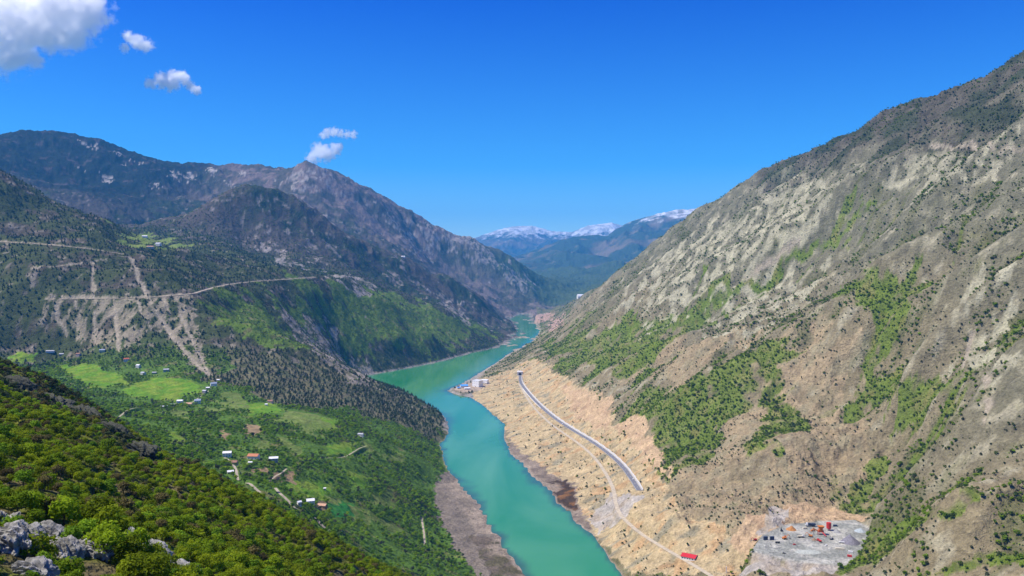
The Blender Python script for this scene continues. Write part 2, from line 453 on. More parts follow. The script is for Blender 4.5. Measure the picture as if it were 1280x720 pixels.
_RD = np.exp(np.linspace(math.log(45), math.log(13300), 2600))
def cast(pix, lo=45.0):
    """where the sight line through each photo pixel meets the ground"""
    pix = np.asarray(pix, float)
    X = (pix[:, :1] - 640) / F_PX * _RD[None]; Yv = np.repeat(_RD[None], len(pix), 0)
    Z = CAM_Z - (pix[:, 1:2] - HORIZON) / F_PX * _RD[None]
    Hh = height(X, Yv, False)
    hit = (Hh >= Z) & (Yv >= lo)
    k = np.where(hit.any(1), hit.argmax(1), -1)
    D = _RD[k]
    x = (pix[:, 0] - 640) / F_PX * D
    return np.stack([x, D, height(x, D, False)], 1), k >= 0
def dense(pix, n=6):
    out = []
    for a, b in zip(pix[:-1], pix[1:]):
        for i in range(n):
            out.append((a[0] + (b[0] - a[0]) * i / n, a[1] + (b[1] - a[1]) * i / n))
    out.append(pix[-1])
    return out

# ------------------------------------------------------------------ roads: survey the paths, then cut them into the slopes
def smooth_path(p, step):
    p = np.asarray(p, float); out = []
    q = np.vstack([2 * p[0] - p[1], p, 2 * p[-1] - p[-2]])
    for i in range(1, len(q) - 2):
        n = max(2, int(np.linalg.norm(q[i + 1] - q[i]) / step))
        for k in range(n):
            t = k / n
            out.append(.5 * (2 * q[i] + (q[i + 1] - q[i - 1]) * t + (2 * q[i - 1] - 5 * q[i] + 4 * q[i + 1] - q[i + 2]) * t * t + (3 * q[i] - q[i - 1] - 3 * q[i + 1] + q[i + 2]) * t ** 3))
    out.append(q[-2])
    return np.array(out)
def surveyed(pix, step, relax=6):
    w, ok = cast(dense(pix, 4))
    w = w[ok]
    z = w[:, 2].copy()
    for _ in range(relax):
        z[1:-1] = (z[:-2] + z[1:-1] + z[2:]) / 3
    w[:, 2] = z
    return smooth_path(w[::2] if len(w) > 6 else w, step)

MAIN_ROAD = smooth_path(ROAD, 12); SERVICE_TRACK = smooth_path(TRACK, 12)
level(MAIN_ROAD, 9.5, 7.0); level(SERVICE_TRACK, 5.2, 5.0)
SPIT_TRACK = smooth_path([P(649, 474, z=ROAD_Z), P(640, 474, z=40), P(625, 474.5, z=27), P(612, 477, z=14), P(600, 482, z=SPIT_Z)], 14)
level(SPIT_TRACK, 4.0, 4.0)
HILL_ROAD = surveyed([(57, 376), (100, 375), (150, 374), (195, 372), (240, 369), (265, 359), (290, 355), (320, 352), (360, 350), (395, 347)], 20, 12)
HIGH_ROAD = surveyed([(0, 303), (20, 304), (55, 306), (90, 309), (125, 314), (153, 318)], 20, 12)
level(HILL_ROAD, 5.0, 8.0); level(HIGH_ROAD, 5.0, 8.0)
VILLAGE_TRACKS = [surveyed(p, 8) for p in [[(280, 572), (289, 583), (300, 597), (313, 605), (325, 616)], [(344, 610), (356, 622), (367, 634), (380, 640), (392, 646), (404, 658), (420, 673)],
                  [(400, 573), (425, 571), (442, 567), (458, 558)], [(358, 586), (350, 594), (337, 602)], [(148, 522), (175, 512), (205, 508), (240, 505), (258, 490), (272, 478)], [(527, 648), (530, 668), (531, 682)]]]
for t in VILLAGE_TRACKS: level(t, 3.0, 4.0)

# pale scars: chutes, bench cuts and spoil running down from the hill roads
SCARS = [(surveyed(p, 14, 1)[:, :2], w_) for p, w_ in [([(163, 322), (172, 345), (186, 374), (200, 398), (216, 422), (240, 450), (262, 470)], 11), ([(222, 376), (226, 396), (240, 424), (258, 462)], 8), ([(117, 330), (116, 350), (117, 372)], 8), ([(143, 376), (145, 400), (149, 440)], 8),
         ([(95, 380), (98, 400), (97, 424)], 8), ([(120, 378), (118, 400), (120, 430)], 7), ([(70, 380), (72, 400), (84, 418)], 8), ([(172, 376), (178, 395), (190, 412)], 7), ([(205, 374), (212, 392)], 6), ([(40, 337), (80, 333), (132, 326)], 6),
         ([(1163, 183), (1200, 184), (1240, 186), (1276, 187)], 7), ([(1232, 470), (1236, 500), (1232, 530)], 7), ([(1000, 300), (960, 330), (930, 352)], 10), ([(1215, 420), (1205, 460)], 5)]]
SCARS += [(HILL_ROAD[:, :2] + np.array([-2, 8]), 10), (HIGH_ROAD[:, :2] + np.array([0, 6]), 10)]
# ------------------------------------------------------------------ what covers the ground where (true surface colours)
ZONES = {}
def zone(name, *polys):
    ZONES[name] = [cast(dense(list(p) + [p[0]], 4))[0] for p in polys]
zone('earth', [(560, 489), (600, 474), (640, 462), (652, 452), (672, 448), (690, 462), (722, 480), (762, 500), (766, 528), (800, 545), (806, 572), (832, 602), (852, 640), (900, 655), (930, 684), (925, 719), (790, 719), (737, 664), (716, 640), (690, 612), (655, 584), (634, 550), (632, 530), (612, 514)])
zone('ochre', [(812, 470), (880, 470), (962, 480), (1050, 470), (1075, 540), (1080, 640), (1000, 650), (930, 685), (850, 640), (830, 602), (900, 560), (940, 500), (900, 500)],
     [(805, 470), (850, 430), (900, 425), (960, 405), (900, 445), (840, 480)], [(940, 440), (1010, 400), (1060, 440), (1040, 470), (960, 480)])
zone('cut', [(765, 530), (800, 520), (845, 600), (808, 575)], [(700, 480), (765, 500), (760, 545), (720, 520)], [(930, 650), (1000, 630), (1060, 635), (1080, 650), (1000, 654), (950, 672), (930, 700), (905, 680)])
zone('pale', [(735, 648), (768, 616), (802, 622), (775, 650), (748, 668)], [(925, 719), (945, 692), (1010, 705), (1050, 709), (1030, 719)], [(950, 668), (965, 634), (988, 640), (990, 655)])
zone('mudR', [(631, 530), (640, 555), (668, 576), (695, 595), (720, 606), (727, 640), (742, 664), (730, 666), (690, 640), (640, 578)])
zone('pond', [(684, 603), (706, 599), (718, 612), (722, 638), (712, 650), (694, 630)])
zone('mudL', [(543, 602), (560, 588), (580, 604), (605, 635), (640, 692), (660, 722), (600, 722), (572, 690), (556, 665), (547, 640)])
zone('mudgreen', [(588, 668), (615, 672), (640, 700), (652, 720), (615, 722)])
zone('rockR', [(985, 218), (1035, 205), (1055, 215), (1030, 262), (985, 320), (930, 345), (860, 372), (800, 402), (782, 372), (800, 340), (860, 300), (930, 255)],
     [(1130, 192), (1200, 180), (1280, 185), (1280, 212), (1190, 238), (1110, 240)], [(1040, 262), (1000, 300), (955, 345), (925, 352), (985, 295)],
     [(803, 398), (850, 376), (842, 412), (806, 420)], [(1230, 330), (1280, 360), (1280, 440), (1220, 480), (1190, 420)], [(900, 385), (1000, 350), (1010, 380), (930, 420), (880, 430)])
zone('greenR', [(1090, 275), (1060, 300), (990, 345), (940, 375), (880, 410), (800, 470), (740, 470), (700, 455), (678, 440), (712, 408), (780, 400), (850, 385), (960, 340), (1040, 285)],
     [(1002, 422), (960, 430), (880, 470), (800, 500), (768, 528), (800, 545), (806, 572), (832, 602), (860, 590), (900, 550), (950, 490), (1000, 445)],
     [(1065, 340), (1160, 330), (1150, 400), (1110, 440), (1120, 520), (1080, 520), (1085, 420)], [(1230, 590), (1160, 640), (1060, 705), (1045, 719), (1080, 719), (1150, 660), (1240, 620)], [(1060, 590), (1080, 590), (1078, 640), (1050, 645)],
     [(1120, 505), (1200, 460), (1200, 490), (1130, 545)], [(1280, 690), (1200, 700), (1150, 719), (1280, 719)], [(940, 480), (1000, 470), (1010, 540), (960, 560)])
zone('topR', [(1280, 80), (1230, 103), (1130, 150), (1080, 168), (1030, 190), (960, 235), (985, 235), (1060, 205), (1160, 175), (1280, 165)])
zone('field', [(70, 458), (110, 455), (150, 468), (162, 480), (120, 486), (95, 474)], [(150, 486), (200, 470), (240, 476), (254, 488), (215, 502), (170, 498)], [(300, 505), (345, 503), (352, 515), (312, 521)],
     [(408, 556), (450, 552), (440, 566), (412, 571)], [(430, 588), (463, 596), (456, 613), (436, 606)], [(380, 600), (416, 604), (410, 626), (375, 622)], [(256, 575), (276, 574), (276, 583), (256, 583)], [(18, 440), (48, 442), (42, 452), (8, 456)],
     [(355, 604), (378, 604), (372, 620), (358, 615)], [(395, 520), (425, 526), (415, 540), (385, 532)], [(205, 545), (222, 538), (228, 556), (212, 560)])
zone('lawn', [(438, 643), (456, 639), (475, 653), (471, 665), (450, 664)], [(360, 515), (400, 522), (390, 545), (368, 540)], [(300, 590), (330, 588), (330, 600), (310, 602)], [(150, 288), (200, 296), (230, 306), (180, 312), (150, 303)])
ZONES['lawn'] += [cast(dense(list(p) + [p[0]], 4))[0] for p in ([(300, 545), (330, 548), (325, 562), (300, 558)], [(440, 612), (478, 612), (488, 630), (450, 630)], [(350, 546), (382, 549), (378, 560), (352, 558)], [(470, 560), (502, 566), (490, 580), (465, 575)], [(215, 515), (252, 515), (245, 530), (215, 528)], [(480, 660), (510, 665), (505, 680), (480, 676)], [(270, 500), (292, 500), (290, 515), (268, 514)])]
zone('emerald', [(415, 630), (442, 630), (437, 646), (414, 648)])
zone('soil', [(308, 532), (326, 533), (324, 546), (306, 543)], [(275, 536), (288, 544), (287, 552), (278, 548)], [(360, 590), (372, 592), (368, 606), (358, 602)], [(318, 585), (335, 585), (332, 592), (318, 592)], [(340, 590), (352, 592), (350, 602), (340, 600)], [(394, 627), (413, 628), (412, 638), (397, 638)])
zone('fan', [(58, 372), (240, 370), (246, 400), (262, 470), (240, 455), (215, 425), (180, 400), (182, 430), (150, 440), (105, 428), (85, 415), (62, 400)])
zone('gullyL', [(326, 360), (340, 372), (372, 400), (405, 424), (445, 452), (478, 476), (440, 482), (408, 452), (360, 410)])
zone('greenL', [(330, 365), (400, 352), (480, 365), (560, 390), (610, 412), (560, 430), (480, 440), (440, 440), (400, 415), (360, 390)], [(250, 375), (320, 365), (350, 410), (390, 440), (330, 430), (280, 400)])
zone('olive', [(255, 470), (310, 440), (420, 450), (500, 492), (562, 536), (545, 555), (500, 535), (420, 510), (330, 500)])
zone('cliff', [(325, 290), (345, 292), (378, 328), (352, 336), (330, 315)], [(425, 335), (455, 350), (448, 378), (428, 362)], [(385, 252), (398, 258), (396, 266), (384, 262)], [(350, 222), (382, 206), (420, 224), (440, 236), (400, 232), (370, 236)],
     [(505, 285), (545, 278), (540, 305), (505, 315)], [(545, 272), (590, 295), (620, 322), (600, 330), (565, 305)], [(480, 270), (500, 275), (500, 285), (482, 280)], [(540, 375), (575, 380), (590, 400), (560, 392)], [(625, 330), (665, 345), (655, 365), (630, 350)])
zone('farcut', [(655, 397), (690, 390), (692, 400), (668, 406)], [(690, 400), (705, 392), (698, 412), (685, 415)])
zone('patches', [(126, 220), (145, 222), (140, 230), (128, 228)], [(210, 212), (224, 214), (222, 226), (213, 222)], [(225, 216), (243, 219), (240, 226), (228, 222)], [(188, 229), (200, 230), (197, 236), (190, 235)], [(228, 228), (236, 229), (233, 236)], [(96, 208), (104, 210), (102, 216)],
     [(150, 204), (158, 204), (154, 210)], [(260, 210), (272, 214), (268, 222), (262, 219)], [(283, 224), (292, 228), (288, 238)], [(300, 214), (308, 216), (304, 224)], [(98, 175), (125, 182), (120, 188), (100, 180)], [(142, 188), (155, 192), (150, 198)], [(160, 198), (182, 201), (176, 204)])

def lerp(a, b, t):
    return a + (np.asarray(b) - a) * t[:, None]
C3 = lambda *v: np.array(v)
WILD = ('lawn', 'greenR', 'rockR', 'ochre', 'greenL', 'olive', 'topR', 'cliff', 'gullyL')
def cover(x, y, z):
    """albedo and plant density for every ground point (flat arrays)"""
    r = np.hypot(x, y)
    ws = np.clip(r / 1200, .25, 5)
    jx = x + ws * (9 * perlin(x / 33, y / 33, 101) + 4 * perlin(x / 11, y / 11, 103)); jy = y + ws * (9 * perlin(x / 33, y / 33, 102) + 4 * perlin(x / 11, y / 11, 104))
    kx = x + ws * (45 * perlin(x / 150, y / 150, 111) + 26 * perlin(x / 60, y / 60, 113) + 10 * perlin(x / 22, y / 22, 115)); ky = y + ws * (45 * perlin(x / 150, y / 150, 112) + 26 * perlin(x / 60, y / 60, 114) + 10 * perlin(x / 22, y / 22, 116))
    inz = {k: np.any([inpoly(p, *((kx, ky) if k in WILD else (jx, jy))) for p in v], axis=0) for k, v in ZONES.items()}
    f = flow(x, y)
    n1 = fbm(x, y, 500, 3, 201); n2 = fbm(x, y, 120, 3, 202); n3 = fbm(x, y, 34, 3, 203); n4 = perlin(x / 6, y / 6, 204)
    streak = fbm(x, y * 3.2 + 30 * n2, 70, 3, 207)
    streakL = fbm(x * 3.0 + 25 * n2, y, 75, 3, 208)
    river = np.interp(y, XS_Y, XS_X)
    right = (x > river - 130) & (y < 8300) & ~inz['mudL'] & ((y > 1150) | (x > river - 20))
    left = ~right
    near = (r < 640) & left
    basin = calm(x, y) * left
    col = np.empty((len(x), 3)); col[:] = C3(.07, .10, .03)
    veg = np.zeros(len(x))
    # left side
    hill = C3(.065, .08, .03)
    col[:] = hill
    col = lerp(col, C3(.10, .085, .06), sstep(.0, .7, n2 + .5 * n3))
    col = lerp(col, C3(.27, .235, .18), sstep(.55, 1.0, n3 + .6 * streakL + .3 * n2) * .7)
    veg[:] = .66
    far1 = sstep(4500, 5000, y) * left
    scrub = lerp(np.tile(C3(.10, .085, .07), (len(x), 1)), C3(.045, .06, .032), sstep(-.2, .5, n1 + .7 * n2 - .1 + .25 * sstep(700, 200, z)))
    scrub = lerp(scrub, C3(.25, .215, .185), sstep(.35, .9, .8 * n2 + .8 * n3 + .4 * ridged(x, y, 400, 2, 211) - .35))
    col = lerp(col, scrub, far1); veg = veg * (1 - far1) + .35 * far1
    farB = sstep(7000, 7600, y) * sstep(-3200, -2700, x) * left
    col = lerp(col, lerp(np.tile(C3(.20, .155, .135), (len(x), 1)), C3(.085, .08, .06), sstep(-.1, .6, n1 + n2 + .2)), farB)
    farC = np.maximum(sstep(5700, 6500, y) * (1 - sstep(-3300, -2700, x)), sstep(8250, 8500, y) * (x < -1800)) * left
    col = lerp(col, lerp(np.tile(C3(.022, .03, .026), (len(x), 1)), C3(.085, .07, .065), sstep(.2, 1.0, n2 + .6 * n3 + .2 * n1)), farC)
    col = lerp(col, C3(.07, .10, .05), sstep(8200, 9000, y) * (1 - sstep(500, 900, z)) * (sstep(-1500, -600, x)))
    col = lerp(col, lerp(np.tile(C3(.10, .185, .026), (len(x), 1)), C3(.165, .17, .055), sstep(.2, .8, n3 + .5 * n2)), basin)
    veg = veg * (1 - basin) + basin * np.clip(.62 + .9 * n2, .05, 1)
    m = inz['greenL'] & left
    col[m] = lerp(col[m], lerp(np.tile(C3(.125, .20, .022), (m.sum(), 1)), C3(.17, .17, .055), sstep(.2, .8, n3[m])), np.full(m.sum(), .85)); veg[m] = .45
    m = inz['olive'] & left
    col[m] = lerp(np.tile(C3(.18, .165, .09), (m.sum(), 1)), C3(.10, .11, .05), sstep(-.3, .5, n3[m])); veg[m] = .9
    m = inz['fan'] & left
    fr = sstep(-.3, .25, streakL[m] + .35 * n3[m])
    col[m] = lerp(col[m], C3(.30, .255, .175), fr * .85); veg[m] = .6 * (1 - fr) + .12
    m = inz['gullyL'] & left
    fr = sstep(-.4, .2, n3[m] + .4 * n4[m])
    col[m] = lerp(col[m], C3(.35, .30, .235), fr * .9); veg[m] = .25
    for k, c in (('cliff', C3(.34, .30, .265)), ('patches', C3(.42, .385, .34))):
        m = inz[k] & left
        fr = sstep(-.5, .25, n3[m] + .5 * n2[m])
        col[m] = lerp(col[m], c, fr * .9); veg[m] = .1
    col = lerp(col, C3(.34, .30, .26), (sstep(9, 3, z) * left * (y > 2400) * sstep(-.6, .2, n3 + .3)).astype(float) * .9)
    col = col * (1 - .08 * far1)[:, None]
    # right mountain
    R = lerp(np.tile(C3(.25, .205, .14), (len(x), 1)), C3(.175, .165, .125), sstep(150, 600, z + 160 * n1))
    R = lerp(R, C3(.35, .315, .25), sstep(.1, .75, n3 + .7 * streak) * .75)
    R = lerp(R, C3(.120, .118, .058), sstep(-.4, .35, n2 + .5 * n3 + .35 * (f - 2.0) + .2 * n1) * .85)
    vr = np.clip(.72 + .75 * n2 + .6 * fbm(x, y, 45, 2, 231) + .25 * (f - 1.8), .04, .9)
    g = inz['ochre']
    R[g] = lerp(R[g], lerp(np.tile(C3(.36, .275, .19), (g.sum(), 1)), C3(.28, .235, .165), sstep(-.2, .5, n3[g])), .95 * sstep(-.9, .0, n2[g] + .4 * n3[g] + .2)); vr[g] = np.clip(.28 + .5 * n2[g], .05, .6)
    g = inz['greenR']
    gw = np.maximum(g * sstep(-.75, -.1, .8 * n3 + .7 * n2 + .12 * (f - 2) + .2), sstep(1.9, 2.6, f + .8 * n2 + .4 * n3 + .5 * n1) * (1 - sstep(450, 800, z)) * .9 * (1 - .6 * inz['ochre']))
    R = lerp(R, lerp(np.tile(C3(.125, .185, .022), (len(x), 1)), C3(.18, .18, .055), sstep(.1, .7, n3)), .85 * gw); vr = vr * (1 - gw) + np.clip(.9 + .3 * n3, .3, 1) * gw
    inz['greenR'] = gw > .45
    g = inz['rockR']
    fr = sstep(-.35, .25, n3[g] + .5 * streak[g] + .35 * n2[g])
    R[g] = lerp(R[g], C3(.40, .37, .295), fr * .9); vr[g] = .25 + .65 * (1 - fr)
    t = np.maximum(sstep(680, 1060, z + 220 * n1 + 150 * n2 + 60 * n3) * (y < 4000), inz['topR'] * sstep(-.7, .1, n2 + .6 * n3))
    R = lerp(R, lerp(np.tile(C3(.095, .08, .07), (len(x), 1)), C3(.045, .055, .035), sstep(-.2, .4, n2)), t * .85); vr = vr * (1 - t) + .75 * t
    R = lerp(R, C3(.12, .12, .07), sstep(5400, 6600, y) * .6)
    R = R * C3(.97, .98, .81)
    g = inz['earth']
    R[g] = lerp(lerp(np.tile(C3(.48, .375, .205), (g.sum(), 1)), C3(.42, .28, .14), sstep(.1, .7, n3[g] + .4 * n2[g])), C3(.30, .265, .17), sstep(.15, .7, streak[g] - .3 * n3[g])); vr[g] = np.clip(.12 + .25 * streak[g], .0, .3)
    g = inz['cut']
    R[g] = lerp(np.tile(C3(.52, .375, .215), (g.sum(), 1)), C3(.42, .29, .17), sstep(-.2, .6, n3[g])); vr[g] = .02
    g = inz['pale']
    R[g] = lerp(np.tile(C3(.43, .39, .33), (g.sum(), 1)), C3(.37, .31, .23), sstep(-.2, .6, n3[g])); vr[g] = .02
    g = inz['mudR']
    R[g] = lerp(np.tile(C3(.21, .165, .125), (g.sum(), 1)), C3(.27, .215, .16), sstep(-.3, .5, n3[g])); vr[g] = 0
    g = inz['pond']
    R[g] = lerp(np.tile(C3(.075, .05, .033), (g.sum(), 1)), C3(.20, .10, .04), sstep(.1, .7, n3[g] - .5 * n2[g] + sstep(1700, 1600, y[g]) * .6)); vr[g] = 0
    R = lerp(R, C3(.36, .30, .24), (sstep(10, 4, z) * (y > 3200)) * .9)
    g = inz['farcut']
    R[g] = C3(.40, .27, .20)
    rm = right.astype(float)
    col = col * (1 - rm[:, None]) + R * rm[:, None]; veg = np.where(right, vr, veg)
    pw = pad_weight(PAD, x, y, 4.0) if len(x) else 0
    col = lerp(col, lerp(np.tile(C3(.31, .315, .27), (len(x), 1)), C3(.43, .42, .36), sstep(-.2, .4, n3 + .6 * streak)), pw); veg = veg * (1 - pw)
    pw = pad_weight(SPIT_PAD, x, y, 6.0)
    col = lerp(col, C3(.42, .33, .24), pw); veg = veg * (1 - pw)
    # worked land and mud, left bank
    for k, c, c2, v in (('field', C3(.13, .27, .02), C3(.19, .27, .03), 0), ('lawn', C3(.19, .24, .06), C3(.14, .20, .04), 0), ('emerald', C3(.04, .20, .035), C3(.05, .17, .03), 0), ('soil', C3(.34, .24, .13), C3(.26, .19, .10), 0),
                        ('mudL', C3(.235, .195, .15), C3(.19, .16, .125), 0), ('mudgreen', C3(.12, .105, .06), C3(.15, .12, .09), 0)):
        m = inz[k] & left
        col[m] = lerp(np.tile(c, (m.sum(), 1)), c2, sstep(-.4, .5, n3[m] + .4 * n2[m])); veg[m] = v
    for path, hw in SCARS:
        m = (x > path[:, 0].min() - 40) & (x < path[:, 0].max() + 40) & (y > path[:, 1].min() - 40) & (y < path[:, 1].max() + 40)
        if m.any():
            d, _ = seg_dist(path, x[m] + 3 * n3[m], y[m] + 3 * n4[m]); w = (1 - sstep(hw * .3, hw * .95, d + 6 * n3[m] + 3 * n4[m])) * sstep(-.9, -.1, n2[m] + n3[m] + .35)
            col[m] = lerp(col[m], C3(.37, .315, .225), w * .95); veg[m] *= 1 - w
    col = lerp(col, C3(.34, .275, .205), (sstep(1.6, .5, z) * (z > -1) * (y < 2400) * (n3 > -.5)).astype(float) * .75)
    # near slope
    nr = near.astype(float)
    col = lerp(col, lerp(np.tile(C3(.12, .135, .025), (len(x), 1)), C3(.15, .125, .06), sstep(-.1, .5, fbm(x, y, 15, 3, 221))), nr); veg = np.where(near, 1.0, veg)
    col *= (1 + .16 * n4 + .12 * n3)[:, None]
    return np.clip(col, .012, .8), np.clip(veg, 0, 1), right, near, basin, inz

# ------------------------------------------------------------------ materials
def nodes_of(m):
    m.use_nodes = True
    return m.node_tree.nodes, m.node_tree.links
def make_mesh(name, verts, faces4, mat, smooth=True):
    me = bpy.data.meshes.new(name)
    nv, nf = len(verts), len(faces4)
    k = faces4.shape[1]
    me.vertices.add(nv); me.vertices.foreach_set('co', np.ascontiguousarray(verts, np.float32).ravel())
    me.loops.add(nf * k); me.loops.foreach_set('vertex_index', np.ascontiguousarray(faces4, np.int32).ravel())
    me.polygons.add(nf); me.polygons.foreach_set('loop_start', np.arange(0, nf * k, k, dtype=np.int32))
    if smooth: me.polygons.foreach_set('use_smooth', np.ones(nf, bool))
    me.update(calc_edges=True)
    if mat: me.materials.append(mat)
    return me
def grid_faces(r, c):
    i = np.arange(r * c).reshape(r, c)
    return np.stack([i[:-1, :-1], i[:-1, 1:], i[1:, 1:], i[1:, :-1]], -1).reshape(-1, 4)

# ------------------------------------------------------------------ ground, water, far ranges
gm = bpy.data.materials.new('ground'); n, l = nodes_of(gm)
b = n['Principled BSDF']; b.inputs['Roughness'].default_value = .95; b.inputs['Specular IOR Level'].default_value = .05
at = n.new('ShaderNodeAttribute'); at.attribute_name = 'albedo'
geo = n.new('ShaderNodeNewGeometry')
def noise_node(scale, detail, rough=.6):
    t = n.new('ShaderNodeTexNoise'); t.inputs['Scale'].default_value = scale; t.inputs['Detail'].default_value = detail; t.inputs['Roughness'].default_value = rough
    l.new(geo.outputs['Position'], t.inputs['Vector']); return t
t1 = noise_node(.22, 5, .7); t2 = noise_node(.035, 6, .65)
def mapr(src, a, b_, c, d):
    m = n.new('ShaderNodeMapRange'); m.inputs[1].default_value = a; m.inputs[2].default_value = b_; m.inputs[3].default_value = c; m.inputs[4].default_value = d
    l.new(src, m.inputs[0]); return m.outputs[0]
mul = n.new('ShaderNodeMath'); mul.operation = 'MULTIPLY'
l.new(mapr(t1.outputs[0], .3, .7, .66, 1.34), mul.inputs[0]); l.new(mapr(t2.outputs[0], .3, .7, .75, 1.25), mul.inputs[1])
vm = n.new('ShaderNodeVectorMath'); vm.operation = 'SCALE'
l.new(at.outputs['Color'], vm.inputs[0]); l.new(mul.outputs[0], vm.inputs['Scale'])
l.new(vm.outputs[0], b.inputs['Base Color'])
bp = n.new('ShaderNodeBump'); bp.inputs['Strength'].default_value = .9; bp.inputs['Distance'].default_value = 2.2
l.new(t1.outputs[0], bp.inputs['Height'])
bp2 = n.new('ShaderNodeBump'); bp2.inputs['Strength'].default_value = 1.0; bp2.inputs['Distance'].default_value = 12.0
l.new(t2.outputs[0], bp2.inputs['Height']); l.new(bp.outputs[0], bp2.inputs['Normal']); l.new(bp2.outputs[0], b.inputs['Normal'])

def set_albedo(me, col):
    a = me.attributes.new('albedo', 'FLOAT_COLOR', 'POINT')
    a.data.foreach_set('color', np.concatenate([col, np.ones((len(col), 1))], 1).astype(np.float32).ravel())
TH = np.radians(np.linspace(-43, 43, 1500))
RR = np.concatenate([np.exp(np.linspace(math.log(12), math.log(600), 250))[:-1], np.exp(np.linspace(math.log(600), math.log(6000), 850))[:-1], np.exp(np.linspace(math.log(6000), math.log(13500), 200))])
T, R_ = np.meshgrid(TH, RR)
X = (np.sin(T) * R_).ravel(); Y = (np.cos(T) * R_).ravel()
Z = height(X, Y)
me = make_mesh('terrain', np.stack([X, Y, Z], -1), grid_faces(len(RR), len(TH)), gm)
GCOL = cover(X, Y, Z)
set_albedo(me, GCOL[0])
o = bpy.data.objects.new('terrain', me); COL.objects.link(o); o['kind'] = 'structure'
del GCOL, T, R_

def simple_mat(name, col, rough=.8, spec=.2, var=.15, scale=1.0, bump=0.0, metallic=0.0):
    m = bpy.data.materials.new(name); nn, ll = nodes_of(m); p = nn['Principled BSDF']
    p.inputs['Roughness'].default_value = rough; p.inputs['Specular IOR Level'].default_value = spec; p.inputs['Metallic'].default_value = metallic
    t = nn.new('ShaderNodeTexNoise'); t.inputs['Scale'].default_value = scale; t.inputs['Detail'].default_value = 5
    tc = nn.new('ShaderNodeTexCoord'); ll.new(tc.outputs['Object'], t.inputs['Vector'])
    r = nn.new('ShaderNodeMapRange'); r.inputs[1].default_value = .3; r.inputs[2].default_value = .7; r.inputs[3].default_value = 1 - var; r.inputs[4].default_value = 1 + var
    ll.new(t.outputs[0], r.inputs[0])
    v = nn.new('ShaderNodeVectorMath'); v.operation = 'SCALE'; v.inputs[0].default_value = col; ll.new(r.outputs[0], v.inputs['Scale']); ll.new(v.outputs[0], p.inputs['Base Color'])
    if bump:
        bb = nn.new('ShaderNodeBump'); bb.inputs['Strength'].default_value = .6; bb.inputs['Distance'].default_value = bump; ll.new(t.outputs[0], bb.inputs['Height']); ll.new(bb.outputs[0], p.inputs['Normal'])
    return m

# lake: silty turquoise water, cloudier in drifting bands
wm = bpy.data.materials.new('lake_water'); n, l = nodes_of(wm); b = n['Principled BSDF']
b.inputs['Roughness'].default_value = .07; b.inputs['IOR'].default_value = 1.33
geo = n.new('ShaderNodeNewGeometry')
mp = n.new('ShaderNodeMapping'); mp.inputs['Scale'].default_value = (.006, .0016, 1); mp.inputs['Rotation'].default_value = (0, 0, .12); l.new(geo.outputs['Position'], mp.inputs[0])
t = n.new('ShaderNodeTexNoise'); t.inputs['Scale'].default_value = 1.0; t.inputs['Detail'].default_value = 4; t.inputs['Distortion'].default_value = .8; l.new(mp.outputs[0], t.inputs['Vector'])
cr = n.new('ShaderNodeValToRGB'); cr.color_ramp.elements[0].position = .32; cr.color_ramp.elements[0].color = (.026, .215, .072, 1); cr.color_ramp.elements[1].position = .7; cr.color_ramp.elements[1].color = (.09, .30, .135, 1)
l.new(t.outputs[0], cr.inputs[0]); l.new(cr.outputs[0], b.inputs['Base Color'])
w = n.new('ShaderNodeTexNoise'); w.inputs['Scale'].default_value = .25; w.inputs['Detail'].default_value = 3; l.new(geo.outputs['Position'], w.inputs['Vector'])
bp = n.new('ShaderNodeBump'); bp.inputs['Strength'].default_value = .12; bp.inputs['Distance'].default_value = .5; l.new(w.outputs[0], bp.inputs['Height']); l.new(bp.outputs[0], b.inputs['Normal'])
# depth under each point of the surface: shallow margins take a darker green
lx = np.linspace(-.62, .36, 180); ly = np.exp(np.linspace(math.log(250), math.log(9200), 420))
LX, LY = np.meshgrid(lx, ly); gx = (LX * LY).ravel(); gy = LY.ravel()
dep = -grid_height(gx, gy); edge_n = fbm(gx, gy, 60, 3, 411)
shal = np.clip((1 - sstep(.0, 3.2, dep + 1.2 * edge_n)), 0, 1) * (dep > -6)
me = make_mesh('lake', np.stack([gx, gy, 0 * gx], -1), grid_faces(420, 180), wm)
at_ = me.attributes.new('shallow', 'FLOAT', 'POINT'); at_.data.foreach_set('value', shal.astype(np.float32))
an = n.new('ShaderNodeAttribute'); an.attribute_name = 'shallow'
mxc = n.new('ShaderNodeMix'); mxc.data_type = 'RGBA'; l.new(an.outputs['Fac'], mxc.inputs[0]); l.new(cr.outputs[0], mxc.inputs[6]); mxc.inputs[7].default_value = (.045, .12, .075, 1)
l.new(mxc.outputs[2], b.inputs['Base Color'])
o = bpy.data.objects.new('lake', me); COL.objects.link(o); o['kind'] = 'structure'

